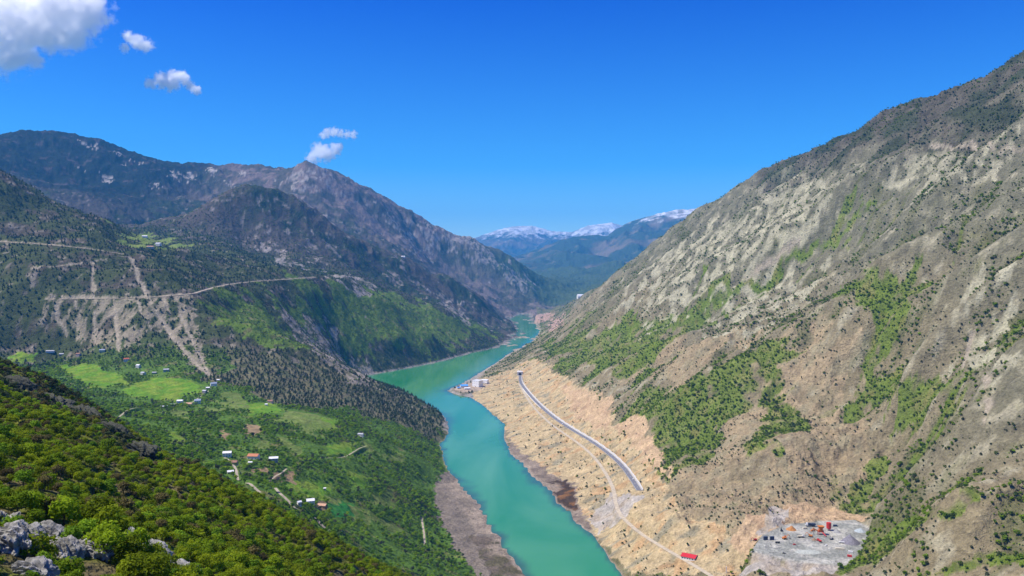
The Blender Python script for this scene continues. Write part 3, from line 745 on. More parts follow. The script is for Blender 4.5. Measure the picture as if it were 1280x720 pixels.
# distant ranges: each a real ridge with its own distance and thickness
def distant_range(name, crest, depth_front, depth_back, base_z, seed, colour, snow_z, pitch, rows=110, rough_a=120):
    pts = np.array([P(*p) for p in crest])
    cx = np.interp(np.linspace(0, 1, 420), np.linspace(0, 1, len(pts)), pts[:, 0]); cy = np.interp(np.linspace(0, 1, 420), np.linspace(0, 1, len(pts)), pts[:, 1]); cz = np.interp(cx, pts[:, 0], pts[:, 2])
    v = np.concatenate([np.linspace(-1, 0, int(rows * .75)), np.linspace(0, 1, int(rows * .25))[1:]])
    V, CX = np.meshgrid(v, cx, indexing='ij'); CY = np.tile(cy, (len(v), 1)); CZ = np.tile(cz, (len(v), 1))
    yy = CY + np.where(V < 0, V * depth_front, V * depth_back); xx = CX * yy / CY
    prof = (1 - np.abs(V)) ** pitch
    zz = base_z + (CZ - base_z) * prof
    k = np.sin(np.pi * np.clip(np.abs(V), 0, 1)) ** .6
    zz = zz + rough_a * k * ((ridged(xx + 300 * perlin(xx / 1500, yy / 1500, seed), yy * .5, 1500, 5, seed, .55)) - .4) + (1 - np.abs(V)) * 25 * ridged(xx, yy, 500, 3, seed + 9)
    x, y, z = xx.ravel(), yy.ravel(), zz.ravel()
    n1 = fbm(x, y, 1200, 4, seed + 20)
    col = lerp(np.tile(C3(*colour), (len(x), 1)), C3(.17, .14, .10), sstep(.2, .9, n1 + .2))
    col = lerp(col, C3(.22, .18, .13), sstep(.5, .9, fbm(x, y, 500, 3, seed + 30)) * .7)
    s = sstep(snow_z - 60, snow_z + 220, z + 230 * fbm(x, y, 420, 4, seed + 40, .7)) * (.55 + .45 * sstep(-.3, .3, fbm(x, y * .35, 260, 4, seed + 50, .7)))
    col = lerp(col, C3(.66, .68, .70), s)
    me = make_mesh(name, np.stack([x, y, z], -1), grid_faces(len(v), 420), gm); set_albedo(me, col)
    o = bpy.data.objects.new(name, me); COL.objects.link(o); o['kind'] = 'structure'
distant_range('snowy_mountains', [(480, 330, 29000), (560, 312, 29000), (600, 296, 29000), (618, 289, 29000), (640, 284, 29000), (665, 283, 29000), (690, 290, 29000), (715, 291, 29000), (735, 283, 29000), (765, 279, 29000), (790, 287, 29000), (830, 300, 29000), (900, 310, 29000)], 6000, 4000, 300, 301, (.06, .075, .06), 1400, .9)
distant_range('blue_mountains', [(560, 345, 19500), (640, 326, 19500), (690, 306, 19500), (705, 299, 19500), (730, 296, 19500), (760, 294, 19500), (780, 282, 19500), (800, 275, 19500), (830, 266, 19500), (848, 263, 19500), (880, 262, 19500), (905, 258, 19500), (1000, 245, 19500), (1100, 255, 19500)], 6500, 3500, 250, 331, (.05, .075, .05), 1540, 1.1)
distant_range('low_hills', [(560, 352, 14600), (640, 345, 14600), (690, 337, 14600), (720, 343, 14600), (760, 338, 14600), (800, 330, 14600), (900, 322, 14600)], 2600, 2000, 150, 361, (.07, .10, .045), 9000, .8, 80, 70)
gx, gy = np.meshgrid(np.linspace(-60000, 60000, 9), np.linspace(-40000, 60000, 9))
me = make_mesh('ground', np.stack([gx.ravel(), gy.ravel(), 0 * gx.ravel() - 40], -1), grid_faces(9, 9), simple_mat('plain', (.09, .11, .05), .95, .05))
o = bpy.data.objects.new('ground', me); COL.objects.link(o); o['kind'] = 'structure'

# the air: thin blue haze over the whole valley
hm = bpy.data.materials.new('haze'); n, l = nodes_of(hm); n.clear()
pv = n.new('ShaderNodeVolumePrincipled'); out = n.new('ShaderNodeOutputMaterial')
pv.inputs['Color'].default_value = (.06, .46, 1.0, 1); pv.inputs['Density'].default_value = HAZE_DENSITY; pv.inputs['Anisotropy'].default_value = .0
l.new(pv.outputs[0], out.inputs['Volume'])
bm = bmesh.new(); bmesh.ops.create_cube(bm, size=1.0)
me = bpy.data.meshes.new('haze'); bm.to_mesh(me); bm.free(); me.materials.append(hm)
o = bpy.data.objects.new('haze', me); COL.objects.link(o); o['kind'] = 'stuff'
HX, HY0, HY1, HZ0, HZ1 = 26000, -1500, 34500, -41.0, 2700
o.scale = (2 * HX, HY1 - HY0, HZ1 - HZ0); o.location = (0, (HY0 + HY1) / 2, (HZ0 + HZ1) / 2)

# ------------------------------------------------------------------ plants
def tag(o, label=None, cat=None, group=None, kind=None):
    if label: o['label'] = label
    if cat: o['category'] = cat
    if group: o['group'] = group
    if kind: o['kind'] = kind
    return o
def link(name, me, parent=None, loc=None):
    o = bpy.data.objects.new(name, me); COL.objects.link(o)
    if parent is not None: o.parent = parent
    if loc is not None: o.location = loc
    return o

def leaf_mat(name, c_lo, c_hi, trans=.25):
    m = bpy.data.materials.new(name); n, l = nodes_of(m); b = n['Principled BSDF']
    b.inputs['Roughness'].default_value = .65; b.inputs['Specular IOR Level'].default_value = .05
    oi = n.new('ShaderNodeObjectInfo'); geo = n.new('ShaderNodeNewGeometry')
    t = n.new('ShaderNodeTexNoise'); t.inputs['Scale'].default_value = .012; t.inputs['Detail'].default_value = 3; l.new(geo.outputs['Position'], t.inputs['Vector'])
    add_ = n.new('ShaderNodeMath'); add_.operation = 'ADD'
    mr = n.new('ShaderNodeMapRange'); mr.inputs[1].default_value = .3; mr.inputs[2].default_value = .7; mr.inputs[3].default_value = -.3; mr.inputs[4].default_value = .3; l.new(t.outputs[0], mr.inputs[0])
    l.new(oi.outputs['Random'], add_.inputs[0]); l.new(mr.outputs[0], add_.inputs[1])
    cr = n.new('ShaderNodeValToRGB'); cr.color_ramp.elements[0].color = (*c_lo, 1); cr.color_ramp.elements[1].color = (*c_hi, 1)
    l.new(add_.outputs[0], cr.inputs[0])
    # each leaf clump a little lighter or darker than its neighbour
    va = n.new('ShaderNodeMapRange'); va.inputs[3].default_value = .7; va.inputs[4].default_value = 1.3; l.new(geo.outputs['Random Per Island'], va.inputs[0])
    v = n.new('ShaderNodeVectorMath'); v.operation = 'SCALE'; l.new(cr.outputs[0], v.inputs[0]); l.new(va.outputs[0], v.inputs['Scale'])
    l.new(v.outputs[0], b.inputs['Base Color'])
    tr = n.new('ShaderNodeBsdfTranslucent'); l.new(v.outputs[0], tr.inputs['Color'])
    mx = n.new('ShaderNodeMixShader'); mx.inputs[0].default_value = trans
    l.new(b.outputs[0], mx.inputs[1]); l.new(tr.outputs[0], mx.inputs[2]); l.new(mx.outputs[0], n['Material Output'].inputs['Surface'])
    return m
bark = simple_mat('bark', (.10, .075, .055), .9, .1, .3, 3.0, .05)

def leaf_cloud(r, lobes, n, leaf, upright=.3):
    """leaf-clump quads spread through the lobes of a crown, denser toward the outside"""
    lob = np.asarray(lobes, float)                         # x, y, z, rx, ry, rz
    wgt = lob[:, 3] * lob[:, 4] * lob[:, 5]; pick = r.choice(len(lob), n, p=wgt / wgt.sum())
    d = r.normal(size=(n, 3)); d /= np.linalg.norm(d, axis=1)[:, None]
    d[:, 2] = np.where(d[:, 2] < -.45, -d[:, 2] * .6, d[:, 2])
    rad = r.uniform(.55, 1.05, n)[:, None]
    c = lob[pick, :3] + d * rad * lob[pick, 3:]
    nrm = d + r.normal(size=(n, 3)) * .55; nrm[:, 2] += upright; nrm /= np.linalg.norm(nrm, axis=1)[:, None]
    a = np.cross(nrm, r.normal(size=(n, 3))); a /= np.linalg.norm(a, axis=1)[:, None]; b = np.cross(nrm, a)
    s = (leaf * r.uniform(.6, 1.4, n))[:, None]; s2 = s * r.uniform(.5, .9, n)[:, None]
    bend = nrm * s * .25
    V = np.stack([c - a * s - bend, c - b * s2, c + a * s - bend, c + b * s2], 1).reshape(-1, 3)
    return V, np.arange(4 * n).reshape(n, 4)
def tube(points, radii, sides=6):
    V = []; Fc = []
    pts = np.asarray(points, float)
    for i, p in enumerate(pts):
        t = pts[min(i + 1, len(pts) - 1)] - pts[max(i - 1, 0)]; t = t / (np.linalg.norm(t) + 1e-9)
        u = np.cross(t, (1, 0, 0) if abs(t[0]) < .8 else (0, 1, 0)); u /= np.linalg.norm(u); w = np.cross(t, u)
        for k in range(sides):
            a = 2 * math.pi * k / sides
            V.append(p + radii[i] * (u * math.cos(a) + w * math.sin(a)))
    for i in range(len(pts) - 1):
        for k in range(sides):
            q = i * sides
            Fc.append((q + k, q + (k + 1) % sides, q + sides + (k + 1) % sides, q + sides + k))
    return np.array(V), np.array(Fc)
def trunk_geo(r, h, lean, rad, limbs, spread):
    top = np.array([lean[0], lean[1], h])
    V, Fc = tube([(0, 0, -.6), top * .35 + r.normal(size=3) * .1, top * .7 + r.normal(size=3) * .12, top], [rad * 1.3, rad, rad * .7, rad * .35])
    parts = [(V, Fc)]
    for k in range(limbs):
        a = r.uniform(0, 6.28); s = top * r.uniform(.35, .7)
        e = s + np.array([math.cos(a) * spread, math.sin(a) * spread, r.uniform(.5, 1.0) * spread])
        parts.append(tube([s, (s + e) / 2 + np.array([0, 0, .1 * spread]), e], [rad * .55, rad * .4, rad * .15], 5))
    return join(parts)
def join(parts):
    V = []; F_ = []; o = 0
    for v, f in parts:
        V.append(v); F_.append(np.asarray(f) + o); o += len(v)
    return np.concatenate(V), np.concatenate(F_)

def broad_lobes(r, rad, h, base, k):
    """uneven crown: a few big lobes, some off to the side"""
    L = [(0, 0, base + (h - base) * .55, rad * .72, rad * .72, (h - base) * .46)]
    for i in range(k):
        a = r.uniform(0, 6.28); q = r.uniform(.35, .75) * rad; s = r.uniform(.32, .55) * rad
        L.append((math.cos(a) * q, math.sin(a) * q, base + (h - base) * r.uniform(.25, .85), s, s * r.uniform(.8, 1.2), s * r.uniform(.6, .95)))
    return L
def pine_lobes(r, rad, h):
    L = []
    for i in range(6):
        t = i / 5
        L.append((r.normal() * .1, r.normal() * .1, h * (.22 + .72 * t), rad * (1.0 - .8 * t), rad * (1.0 - .8 * t), h * .12))
    return L

def plant_proto(seed, kind, leaf_n, leaf, H, RAD, mat, lobes=6):
    r = np.random.default_rng(seed)
    if kind == 'pine': lob = pine_lobes(r, RAD, H)
    elif kind == 'bush': lob = broad_lobes(r, RAD, H, H * .05, lobes)
    else: lob = broad_lobes(r, RAD, H, H * .25, lobes)
    V, Fq = leaf_cloud(r, lob, leaf_n, leaf)
    crown = make_mesh('crown', V, Fq, mat, smooth=False)
    tv, tf = trunk_geo(r, H * (.9 if kind == 'pine' else .55), r.normal(size=2) * .2, .05 * H * .55, 0 if kind == 'pine' else 4, RAD * .45)
    trunk = make_mesh('trunk', tv, tf, bark)
    whole = make_mesh(kind, np.concatenate([tv, V]), np.concatenate([tf, Fq + len(tv)]), bark, smooth=False)
    whole.materials.append(mat)
    mi = np.zeros(len(tf) + len(Fq), np.int32); mi[len(tf):] = 1; whole.polygons.foreach_set('material_index', mi)
    return crown, trunk, whole

def scatter_stuff(name, pts, rot, sc, pick, protos, label, cat):
    """the plants beyond the ones built one by one: one object, copies set out on points"""
    me = bpy.data.meshes.new(name); me.vertices.add(len(pts)); me.vertices.foreach_set('co', pts.astype(np.float32).ravel())
    for an, ty, dat in (('rot', 'FLOAT', rot), ('sc', 'FLOAT', sc), ('pick', 'INT', pick)):
        a = me.attributes.new(an, ty, 'POINT'); a.data.foreach_set('value', dat.astype(np.int32 if ty == 'INT' else np.float32))
    o = link(name, me); tag(o, label, cat, None, 'stuff')
    ng = bpy.data.node_groups.new(name, 'GeometryNodeTree')
    ng.interface.new_socket('Geometry', in_out='INPUT', socket_type='NodeSocketGeometry'); ng.interface.new_socket('Geometry', in_out='OUTPUT', socket_type='NodeSocketGeometry')
    N, Lk = ng.nodes, ng.links
    gi = N.new('NodeGroupInput'); go = N.new('NodeGroupOutput')
    g2i = N.new('GeometryNodeGeometryToInstance')
    for p in reversed(protos):
        oi = N.new('GeometryNodeObjectInfo'); oi.inputs['Object'].default_value = p; oi.transform_space = 'ORIGINAL'
        Lk.new(oi.outputs['Geometry'], g2i.inputs[0])
    iop = N.new('GeometryNodeInstanceOnPoints'); iop.inputs['Pick Instance'].default_value = True
    def attr(nm, ty):
        a = N.new('GeometryNodeInputNamedAttribute'); a.data_type = ty; a.inputs['Name'].default_value = nm; return a.outputs['Attribute']
    cx = N.new('ShaderNodeCombineXYZ'); Lk.new(attr('rot', 'FLOAT'), cx.inputs['Z'])
    Lk.new(gi.outputs[0], iop.inputs['Points']); Lk.new(g2i.outputs[0], iop.inputs['Instance']); Lk.new(attr('pick', 'INT'), iop.inputs['Instance Index'])
    Lk.new(cx.outputs[0], iop.inputs['Rotation']); Lk.new(attr('sc', 'FLOAT'), iop.inputs['Scale'])
    Lk.new(iop.outputs[0], go.inputs[0])
    md = o.modifiers.new('scatter', 'NODES'); md.node_group = ng
    return o

def seen_pixels(p, top):
    """photo pixel and apparent size of plants; keeps those in frame and not behind a hill"""
    px = 640 + F_PX * p[:, 0] / p[:, 1]; py = HORIZON - F_PX * (p[:, 2] + top * .7 - CAM_Z) / p[:, 1]
    size = F_PX * top / p[:, 1]
    inside = (px > -8) & (px < 1288) & (py > 0) & (py < 726)
    ok = np.zeros(len(p), bool)
    cand = np.where(inside)[0]
    cand = cand[np.argsort(-size[cand])][:2600]
    if len(cand):
        for i in range(0, len(cand), 400):
            c = cand[i:i + 400]
            t = np.linspace(.08, .985, 220)
            xx = p[c, 0][:, None] * t; yy = p[c, 1][:, None] * t; zz = CAM_Z + (p[c, 2] + top[c] * .7 - CAM_Z)[:, None] * t
            ok[c] = (grid_height(xx, yy) < zz).all(1)
    return px, py, size, ok

def jitter_grid(x0, x1, y0, y1, s):
    gx, gy = np.meshgrid(np.arange(x0, x1, s), np.arange(y0, y1, s))
    x = gx.ravel() + rng.uniform(-.48, .48, gx.size) * s; y = gy.ravel() + rng.uniform(-.48, .48, gx.size) * s
    m = np.abs(x) < y * .80 + 60
    return x[m], y[m]

KEEPOUT = []                    # (x, y, radius): houses, machines, rocks
def blocked(x, y):
    b_ = np.zeros(x.shape, bool)
    for path, w_ in [(MAIN_ROAD, 11), (SERVICE_TRACK, 6), (SPIT_TRACK, 6), (HILL_ROAD, 9), (HIGH_ROAD, 9)] + [(t_, 4) for t_ in VILLAGE_TRACKS]:
        pp = np.asarray(path); m = (x > pp[:, 0].min() - 15) & (x < pp[:, 0].max() + 15) & (y > pp[:, 1].min() - 15) & (y < pp[:, 1].max() + 15)
        if m.any():
            d, _ = seg_dist(pp[:, :2], x[m], y[m]); b_[m] |= d < w_
    for kx_, ky_, kr_ in KEEPOUT: b_ |= (x - kx_) ** 2 + (y - ky_) ** 2 < kr_ ** 2
    return b_
CROPS = ('field', 'lawn', 'emerald', 'soil', 'mudL', 'mudgreen', 'mudR', 'pond', 'cut')

def grow(kind_name, cat, label_fn, group, x, y, sc, protos, indiv, parts, stuff_name, stuff_label):
    """protos: list of (crown, trunk, whole); the largest in view become things, the rest one mass"""
    z = height(x, y); p = np.stack([x, y, z], 1)
    H = sc * protos['H']
    px, py, size, ok = seen_pixels(p, H)
    idx = np.where(ok)[0]; idx = idx[np.argsort(-size[idx])][:indiv]
    chosen = np.zeros(len(x), bool); chosen[idx] = True
    pick = rng.integers(0, len(protos['set']), len(x)); rot = rng.uniform(0, 6.28, len(x))
    ex = None
    for i in idx:
        crown, trunk, whole = protos['set'][pick[i]]
        if parts:
            o = bpy.data.objects.new(kind_name, None); COL.objects.link(o)
            link('trunk', trunk, o); link('crown', crown, o)
        else:
            o = link(kind_name, whole)
        o.location = p[i]; o.rotation_euler = (0, 0, rot[i]); o.scale = (sc[i],) * 3
        tag(o, label_fn(px[i], py[i]), cat, group)
    rest = ~chosen & (z > 1.5)
    src = []
    for k in range(len(protos['set'])):
        m = [ob for ob in COL.objects if ob.type == 'MESH' and ob.data in (protos['set'][k][2],)]
        if not m:
            ob = bpy.data.objects.new(kind_name, protos['set'][k][2]); src.append(ob)
        else: src.append(m[0])
    if rest.any():
        scatter_stuff(stuff_name, p[rest], rot[rest], sc[rest], pick[rest], src, stuff_label, cat)

# ------------------------------------------------------------------ roads and tunnel
def strip(name, path, width, mat, lift, off=0.0):
    p = np.asarray(path, float); t = np.gradient(p[:, :2], axis=0); t /= np.linalg.norm(t, axis=1)[:, None]
    nrm = np.stack([-t[:, 1], t[:, 0]], 1)
    cols = [off - width / 2, off - width / 6, off + width / 6, off + width / 2]
    V = np.concatenate([np.concatenate([p[:, :2] + nrm * c, p[:, 2:] + lift], 1)[:, None] for c in cols], 1).reshape(-1, 3)
    o = link(name, make_mesh(name, V, grid_faces(len(p), 4)[:, ::-1], mat)); o['kind'] = 'structure'
    return o
asphalt = simple_mat('asphalt', (.17, .17, .18), .9, .2, .12, .4)
paint_white = simple_mat('road_paint', (.75, .75, .72), .7, .2, .1, 1.0)
dirt = simple_mat('packed_dirt', (.49, .42, .30), .95, .05, .2, .15)
lane = simple_mat('village_lane', (.36, .31, .23), .95, .05, .25, .15)
concrete = simple_mat('pale_concrete', (.68, .66, .62), .9, .1, .12, .3)
gravel_m = simple_mat('hill_road_gravel', (.42, .36, .28), .95, .05, .2, .1)
strip('road', MAIN_ROAD, 12.0, asphalt, .25)
for sgn in (-1, 1): strip('road_edge_line', MAIN_ROAD, .35, paint_white, .32, sgn * 5.2)
pp = MAIN_ROAD
dv, df = [], []
for i in range(0, len(pp) - 1, 2):                      # dashes of the centre line, one surface marking
    q = pp[i + 1] - pp[i]; u = np.array([-q[1], q[0], 0]) / np.linalg.norm(q[:2]) * .15
    for e_ in (pp[i] - u, pp[i] + q * .5 - u, pp[i] + q * .5 + u, pp[i] + u): dv.append(e_ + np.array([0, 0, .33]))
    df.append(list(range(len(dv) - 4, len(dv))))
o = link('road_marking', make_mesh('road_marking', np.array(dv), np.array(df), paint_white)); o['kind'] = 'structure'
strip('service_track', SERVICE_TRACK, 8.0, dirt, .25)
strip('spit_track', SPIT_TRACK, 5.0, dirt, .25)
strip('hill_road', HILL_ROAD, 9.0, gravel_m, .5); strip('high_road', HIGH_ROAD, 9.0, gravel_m, .5)
for t_ in VILLAGE_TRACKS: strip('village_track', t_, 3.4, lane, .2)

class MB:
    """collects boxes, cylinders and prisms into one mesh"""
    def __init__(s): s.v = []; s.f = []; s.n = 0
    def raw(s, v, f):
        s.v.append(np.asarray(v, float)); s.f += [tuple(int(i) + s.n for i in q) for q in f]; s.n += len(v); return s
    def box(s, x0, x1, y0, y1, z0, z1, taper=0.0, rot=0.0, c=None):
        v = np.array([(x0, y0, z0), (x1, y0, z0), (x1, y1, z0), (x0, y1, z0), (x0 + taper, y0 + taper, z1), (x1 - taper, y0 + taper, z1), (x1 - taper, y1 - taper, z1), (x0 + taper, y1 - taper, z1)], float)
        if rot:
            c = np.array(c if c is not None else v.mean(0)); w = v - c; ca, sa = math.cos(rot), math.sin(rot)
            v = np.stack([w[:, 0] * ca + w[:, 2] * sa, w[:, 1], -w[:, 0] * sa + w[:, 2] * ca], 1) + c
        return s.raw(v, [(0, 3, 2, 1), (4, 5, 6, 7), (0, 1, 5, 4), (1, 2, 6, 5), (2, 3, 7, 6), (3, 0, 4, 7)])
    def bar(s, a, b, r, r2=None, sides=8):
        v, f = tube([a, b], [r, r if r2 is None else r2], sides)
        return s.raw(v, list(f) + [tuple(range(sides))[::-1], tuple(range(sides, 2 * sides))])
    def build(s, name, mat, parent=None, bevel=0.0):
        me = bpy.data.meshes.new(name); me.from_pydata(np.concatenate(s.v).tolist(), [], s.f)
        if bevel:
            bm = bmesh.new(); bm.from_mesh(me); bmesh.ops.bevel(bm, geom=bm.edges[:], offset=bevel, segments=1, affect='EDGES'); bm.to_mesh(me); bm.free()
        me.materials.append(mat)
        return link(name, me, parent)
def empty(name, loc, rz=0.0, label=None, cat=None, group=None):
    o = bpy.data.objects.new(name, None); COL.objects.link(o); o.location = loc; o.rotation_euler = (0, 0, rz)
    return tag(o, label, cat, group)

# white retaining wall on the uphill side of the road, and the short parapet on the lake side
def wall_along(name, path, off, h, th, mat, label):
    p = np.asarray(path, float); t = np.gradient(p[:, :2], axis=0); t /= np.linalg.norm(t, axis=1)[:, None]; nrm = np.stack([-t[:, 1], t[:, 0]], 1)
    V = []
    for i in range(len(p)):
        hh = h * (1 + .18 * math.sin(i * 1.7)) * (1 if 0 < i < len(p) - 1 else .5)
        for o_, z_ in ((off - th / 2, -1), (off - th * .4, hh), (off + th * .4, hh), (off + th / 2, -1)):
            V.append((p[i, 0] + nrm[i, 0] * o_, p[i, 1] + nrm[i, 1] * o_, p[i, 2] + z_))
    Fc = []
    for i in range(len(p) - 1):
        for k in range(4):
            a, b_ = i * 4 + k, i * 4 + (k + 1) % 4; Fc.append((a, b_, b_ + 4, a + 4))
    Fc += [(0, 1, 2, 3), tuple(len(V) - 4 + k for k in (3, 2, 1, 0))]
    me = bpy.data.meshes.new(name); me.from_pydata(V, [], Fc); me.materials.append(mat)
    o = link(name, me); tag(o, label, 'wall'); return o
side = -1 if (MAIN_ROAD[0] - MAIN_ROAD[-1])[1] > 0 else 1
wall_along('retaining_wall', MAIN_ROAD[4:], 7.6 * -side, 4.2, 1.6, concrete, 'long pale retaining wall along the uphill edge of the paved road')
wall_along('parapet_wall', MAIN_ROAD[30:62], 7.2 * side, 2.2, .9, concrete, 'short white parapet on the lake side of the paved road')

dark = simple_mat('painted_tunnel_shade', (.012, .012, .014), .9, .1, .1)  # near-black colour paints in the shade inside the tunnel mouth
p0, p1 = MAIN_ROAD[0], MAIN_ROAD[3]
rz = math.atan2(p1[1] - p0[1], p1[0] - p0[0]) + math.pi / 2
tp = empty('tunnel_portal', (p0[0], p0[1], p0[2]), rz, 'concrete tunnel portal with black mouth at the far end of the paved road', 'tunnel')
HW, HH, RW, DP = 12.0, 14.0, 6.0, 34.0                 # headwall half width and height, arch radius, depth (front faces -Y)
arch = [(RW * math.cos(a), 3.5 + RW * math.sin(a)) for a in np.linspace(0, math.pi, 13)]
mb = MB()
ring_in = [(RW, -1)] + arch + [(-RW, -1)]
ring_out = [(HW, -1)] + [(max(-HW, min(HW, x * 2.2)), HH if 1 < i < 11 else 8.0) for i, (x, z) in enumerate(arch)] + [(-HW, -1)]
v = [(x, 0, z) for x, z in ring_in] + [(x, 0, z) for x, z in ring_out] + [(x, DP, z) for x, z in ring_out]
k = len(ring_in)
mb.raw(v, [(i, i + 1, k + i + 1, k + i) for i in range(k - 1)] + [(k + i, k + i + 1, 2 * k + i + 1, 2 * k + i) for i in range(k - 1)])
mb.build('headwall', concrete, tp)
mb = MB(); v = [(x * .999, .05, z) for x, z in ring_in] + [(x * .999, DP - 1, z) for x, z in ring_in]
mb.raw(v, [(i, i + 1, k + i + 1, k + i) for i in range(k - 1)] + [tuple(range(k, 2 * k))])
mb.build('lining', dark, tp)

# ------------------------------------------------------------------ buildings
WALLS = {'bright': simple_mat('bright_white_cladding', (.86, .86, .85), .7, .2, .04), 'white': simple_mat('white_plaster', (.72, .71, .68), .9, .1, .08), 'cream': simple_mat('cream_plaster', (.62, .55, .42), .9, .1, .08), 'grey': simple_mat('grey_block', (.38, .37, .36), .9, .1, .12),
         'pink': simple_mat('pink_plaster', (.58, .43, .38), .9, .1, .1), 'stone': simple_mat('stone_wall', (.34, .30, .25), .9, .1, .2, 2.0), 'wood': simple_mat('weathered_wood', (.20, .15, .11), .9, .1, .2, 2.0)}
ROOFS = {'white': simple_mat('white_sheet_roof', (.78, .78, .78), .5, .4, .06, .5), 'grey': simple_mat('grey_sheet_roof', (.42, .43, .45), .5, .4, .1, .5), 'blue': simple_mat('blue_grey_sheet_roof', (.30, .35, .45), .5, .4, .1, .5), 'red': simple_mat('red_tile_roof', (.45, .12, .07), .8, .2, .15, 1.5),
         'orange': simple_mat('orange_tile_roof', (.52, .21, .11), .8, .2, .15, 1.5), 'brown': simple_mat('brown_tile_roof', (.30, .16, .11), .8, .2, .15, 1.5), 'tan': simple_mat('faded_tile_roof', (.52, .32, .20), .8, .2, .15, 1.5), 'scarlet': simple_mat('scarlet_sheet_roof', (.55, .025, .03), .5, .4, .08, .5), 'bright_blue': simple_mat('bright_blue_sheet', (.10, .34, .72), .5, .4, .08, .5)}
glass = simple_mat('window_glass', (.03, .04, .05), .15, .5, .1); door_m = simple_mat('door_wood', (.16, .09, .05), .7, .2, .15)
def gable(w, d, h, rise, over=.45, th=.22):
    """roof of two slopes along x with a little overhang"""
    a = []
    for s in (-1, 1):
        y0, y1 = s * (d / 2 + over), 0
        zl = h - over * rise / (d / 2)
        a.append(([(-w / 2 - over, y0, zl), (w / 2 + over, y0, zl), (w / 2 + over, y1, h + rise), (-w / 2 - over, y1, h + rise),
                   (-w / 2 - over, y0, zl + th), (w / 2 + over, y0, zl + th), (w / 2 + over, y1, h + rise + th), (-w / 2 - over, y1, h + rise + th)],
                  [(0, 1, 2, 3), (4, 7, 6, 5), (0, 4, 5, 1), (1, 5, 6, 2), (2, 6, 7, 3), (3, 7, 4, 0)]))
    return a
def house(name, px, py, w, d, h, rise, wall, roof, rz, label, cat='house', group=None, wins=3, floors=1, chimney=True, D=None):
    loc = P(px, py, D) if D else tuple(cast([(px, py)])[0][0])
    zt = float(height(np.array([loc[0]]), np.array([loc[1]]))[0])
    t = empty(name, (loc[0], loc[1], zt + .2), rz, label, cat, group)
    KEEPOUT.append((loc[0], loc[1] - 3, max(w, d) * .75 + 2))
    mb = MB(); mb.box(-w / 2, w / 2, -d / 2, d / 2, -2.5, h)
    mb.raw([(-w / 2, -d / 2, h), (-w / 2, d / 2, h), (-w / 2, 0, h + rise), (w / 2, -d / 2, h), (w / 2, d / 2, h), (w / 2, 0, h + rise)], [(0, 2, 1), (3, 4, 5)])
    mb.build('wall', WALLS[wall], t)
    mb = MB()
    for v, f in gable(w, d, h + .02, rise): mb.raw(v, f)
    rf = mb.build('roof', ROOFS[roof], t)
    if chimney:
        mb = MB(); mb.box(w * .22, w * .22 + .9, d * .12, d * .12 + .9, h + rise * .3, h + rise + 1.1); mb.build('chimney', WALLS['stone'], rf)
    fh = h / floors
    for fl in range(floors):
        for i in range(wins):
            x = -w / 2 + w * (i + .5) / wins
            if fl == 0 and i == wins // 2: continue
            mb = MB(); mb.box(x - .6, x + .6, -d / 2 - .06, -d / 2 + .04, fl * fh + 1.0, fl * fh + 2.3); mb.build('window', glass, t)
        mb = MB(); mb.box(w / 2 - .04, w / 2 + .06, -.6, .6, fl * fh + 1.0, fl * fh + 2.3); mb.build('window', glass, t)
    x = -w / 2 + w * (wins // 2 + .5) / wins
    mb = MB(); mb.box(x - .5, x + .5, -d / 2 - .07, -d / 2 + .03, 0, 2.05); mb.build('door', door_m, t)
    return t
R_ = math.radians
G1, G2, G3, G4 = 'houses in the near hamlet', 'houses round the bright green field', 'houses at the foot of the cut hillside', 'houses on the high plateau'
house('village_house', 284, 571, 13, 9, 6, 2.2, 'white', 'white', R_(12), 'two storey white house with white roof at the head of the lane', group=G1, floors=2)
house('village_house', 292, 580, 12, 7, 3.2, 2, 'stone', 'brown', R_(-8), 'low brown roofed house beside the lane below the white roofed house', group=G1)
house('shed', 288, 592, 7, 5, 3, 1.3, 'grey', 'white', R_(25), 'small pale roofed shed on the outer bend of the hamlet lane', 'shed', G1, chimney=False)
house('village_house', 317, 574, 17, 11, 5, 3, 'white', 'orange', R_(-6), 'broad house with orange tile roof in the middle of the hamlet', group=G1, floors=1)
house('shed', 313, 580, 6, 4, 2.6, .9, 'white', 'white', R_(0), 'tiny white shed in front of the orange roofed house', 'shed', G1, chimney=False)
house('village_house', 342, 577, 14, 9, 6, 2.2, 'grey', 'white', R_(15), 'grey walled two storey house with pale roof right of the orange roofed house', group=G1, floors=2)
house('village_house', 388, 630, 11, 9, 5.6, 2.4, 'white', 'white', R_(18), 'white house with bright sheet roof beside the tan roofed barn', group=G1, floors=2)
house('barn', 403, 634, 13, 9, 3.0, 2.0, 'wood', 'tan', R_(-12), 'wide barn with faded tan roof right of the white house', 'barn', G1, chimney=False)
house('shed', 374, 632, 4.5, 3.5, 4, 1, 'white', 'white', R_(40), 'narrow white hut at the end of the lane left of the white house', 'shed', G1, chimney=False)
house('shed', 406, 613, 3.5, 3, 2.6, .9, 'white', 'white', R_(10), 'tiny white hut alone at the edge of the green field', 'shed', G1, chimney=False)
house('village_house', 225, 506, 13, 9, 6, 2.2, 'white', 'white', R_(5), 'white house at the lower left corner of the bright field', group=G2, floors=2)
house('village_house', 237, 508, 14, 9, 6, 2.4, 'cream', 'tan', R_(-10), 'cream walled house between the white house and the blue roofed house', group=G2, floors=2)
house('village_house', 247, 505, 14, 11, 8, 2.6, 'white', 'blue', R_(20), 'tall house with blue grey roof below the bright field', group=G2, floors=2)
house('village_house', 214, 508, 13, 8, 3.6, 1.8, 'stone', 'grey', R_(14), 'low stone house with grey roof left of the white house', group=G2)
house('barn', 205, 510, 14, 7, 3.2, 1.6, 'wood', 'grey', R_(14), 'long grey roofed barn at the left end of the roadside row', 'barn', G2, chimney=False)
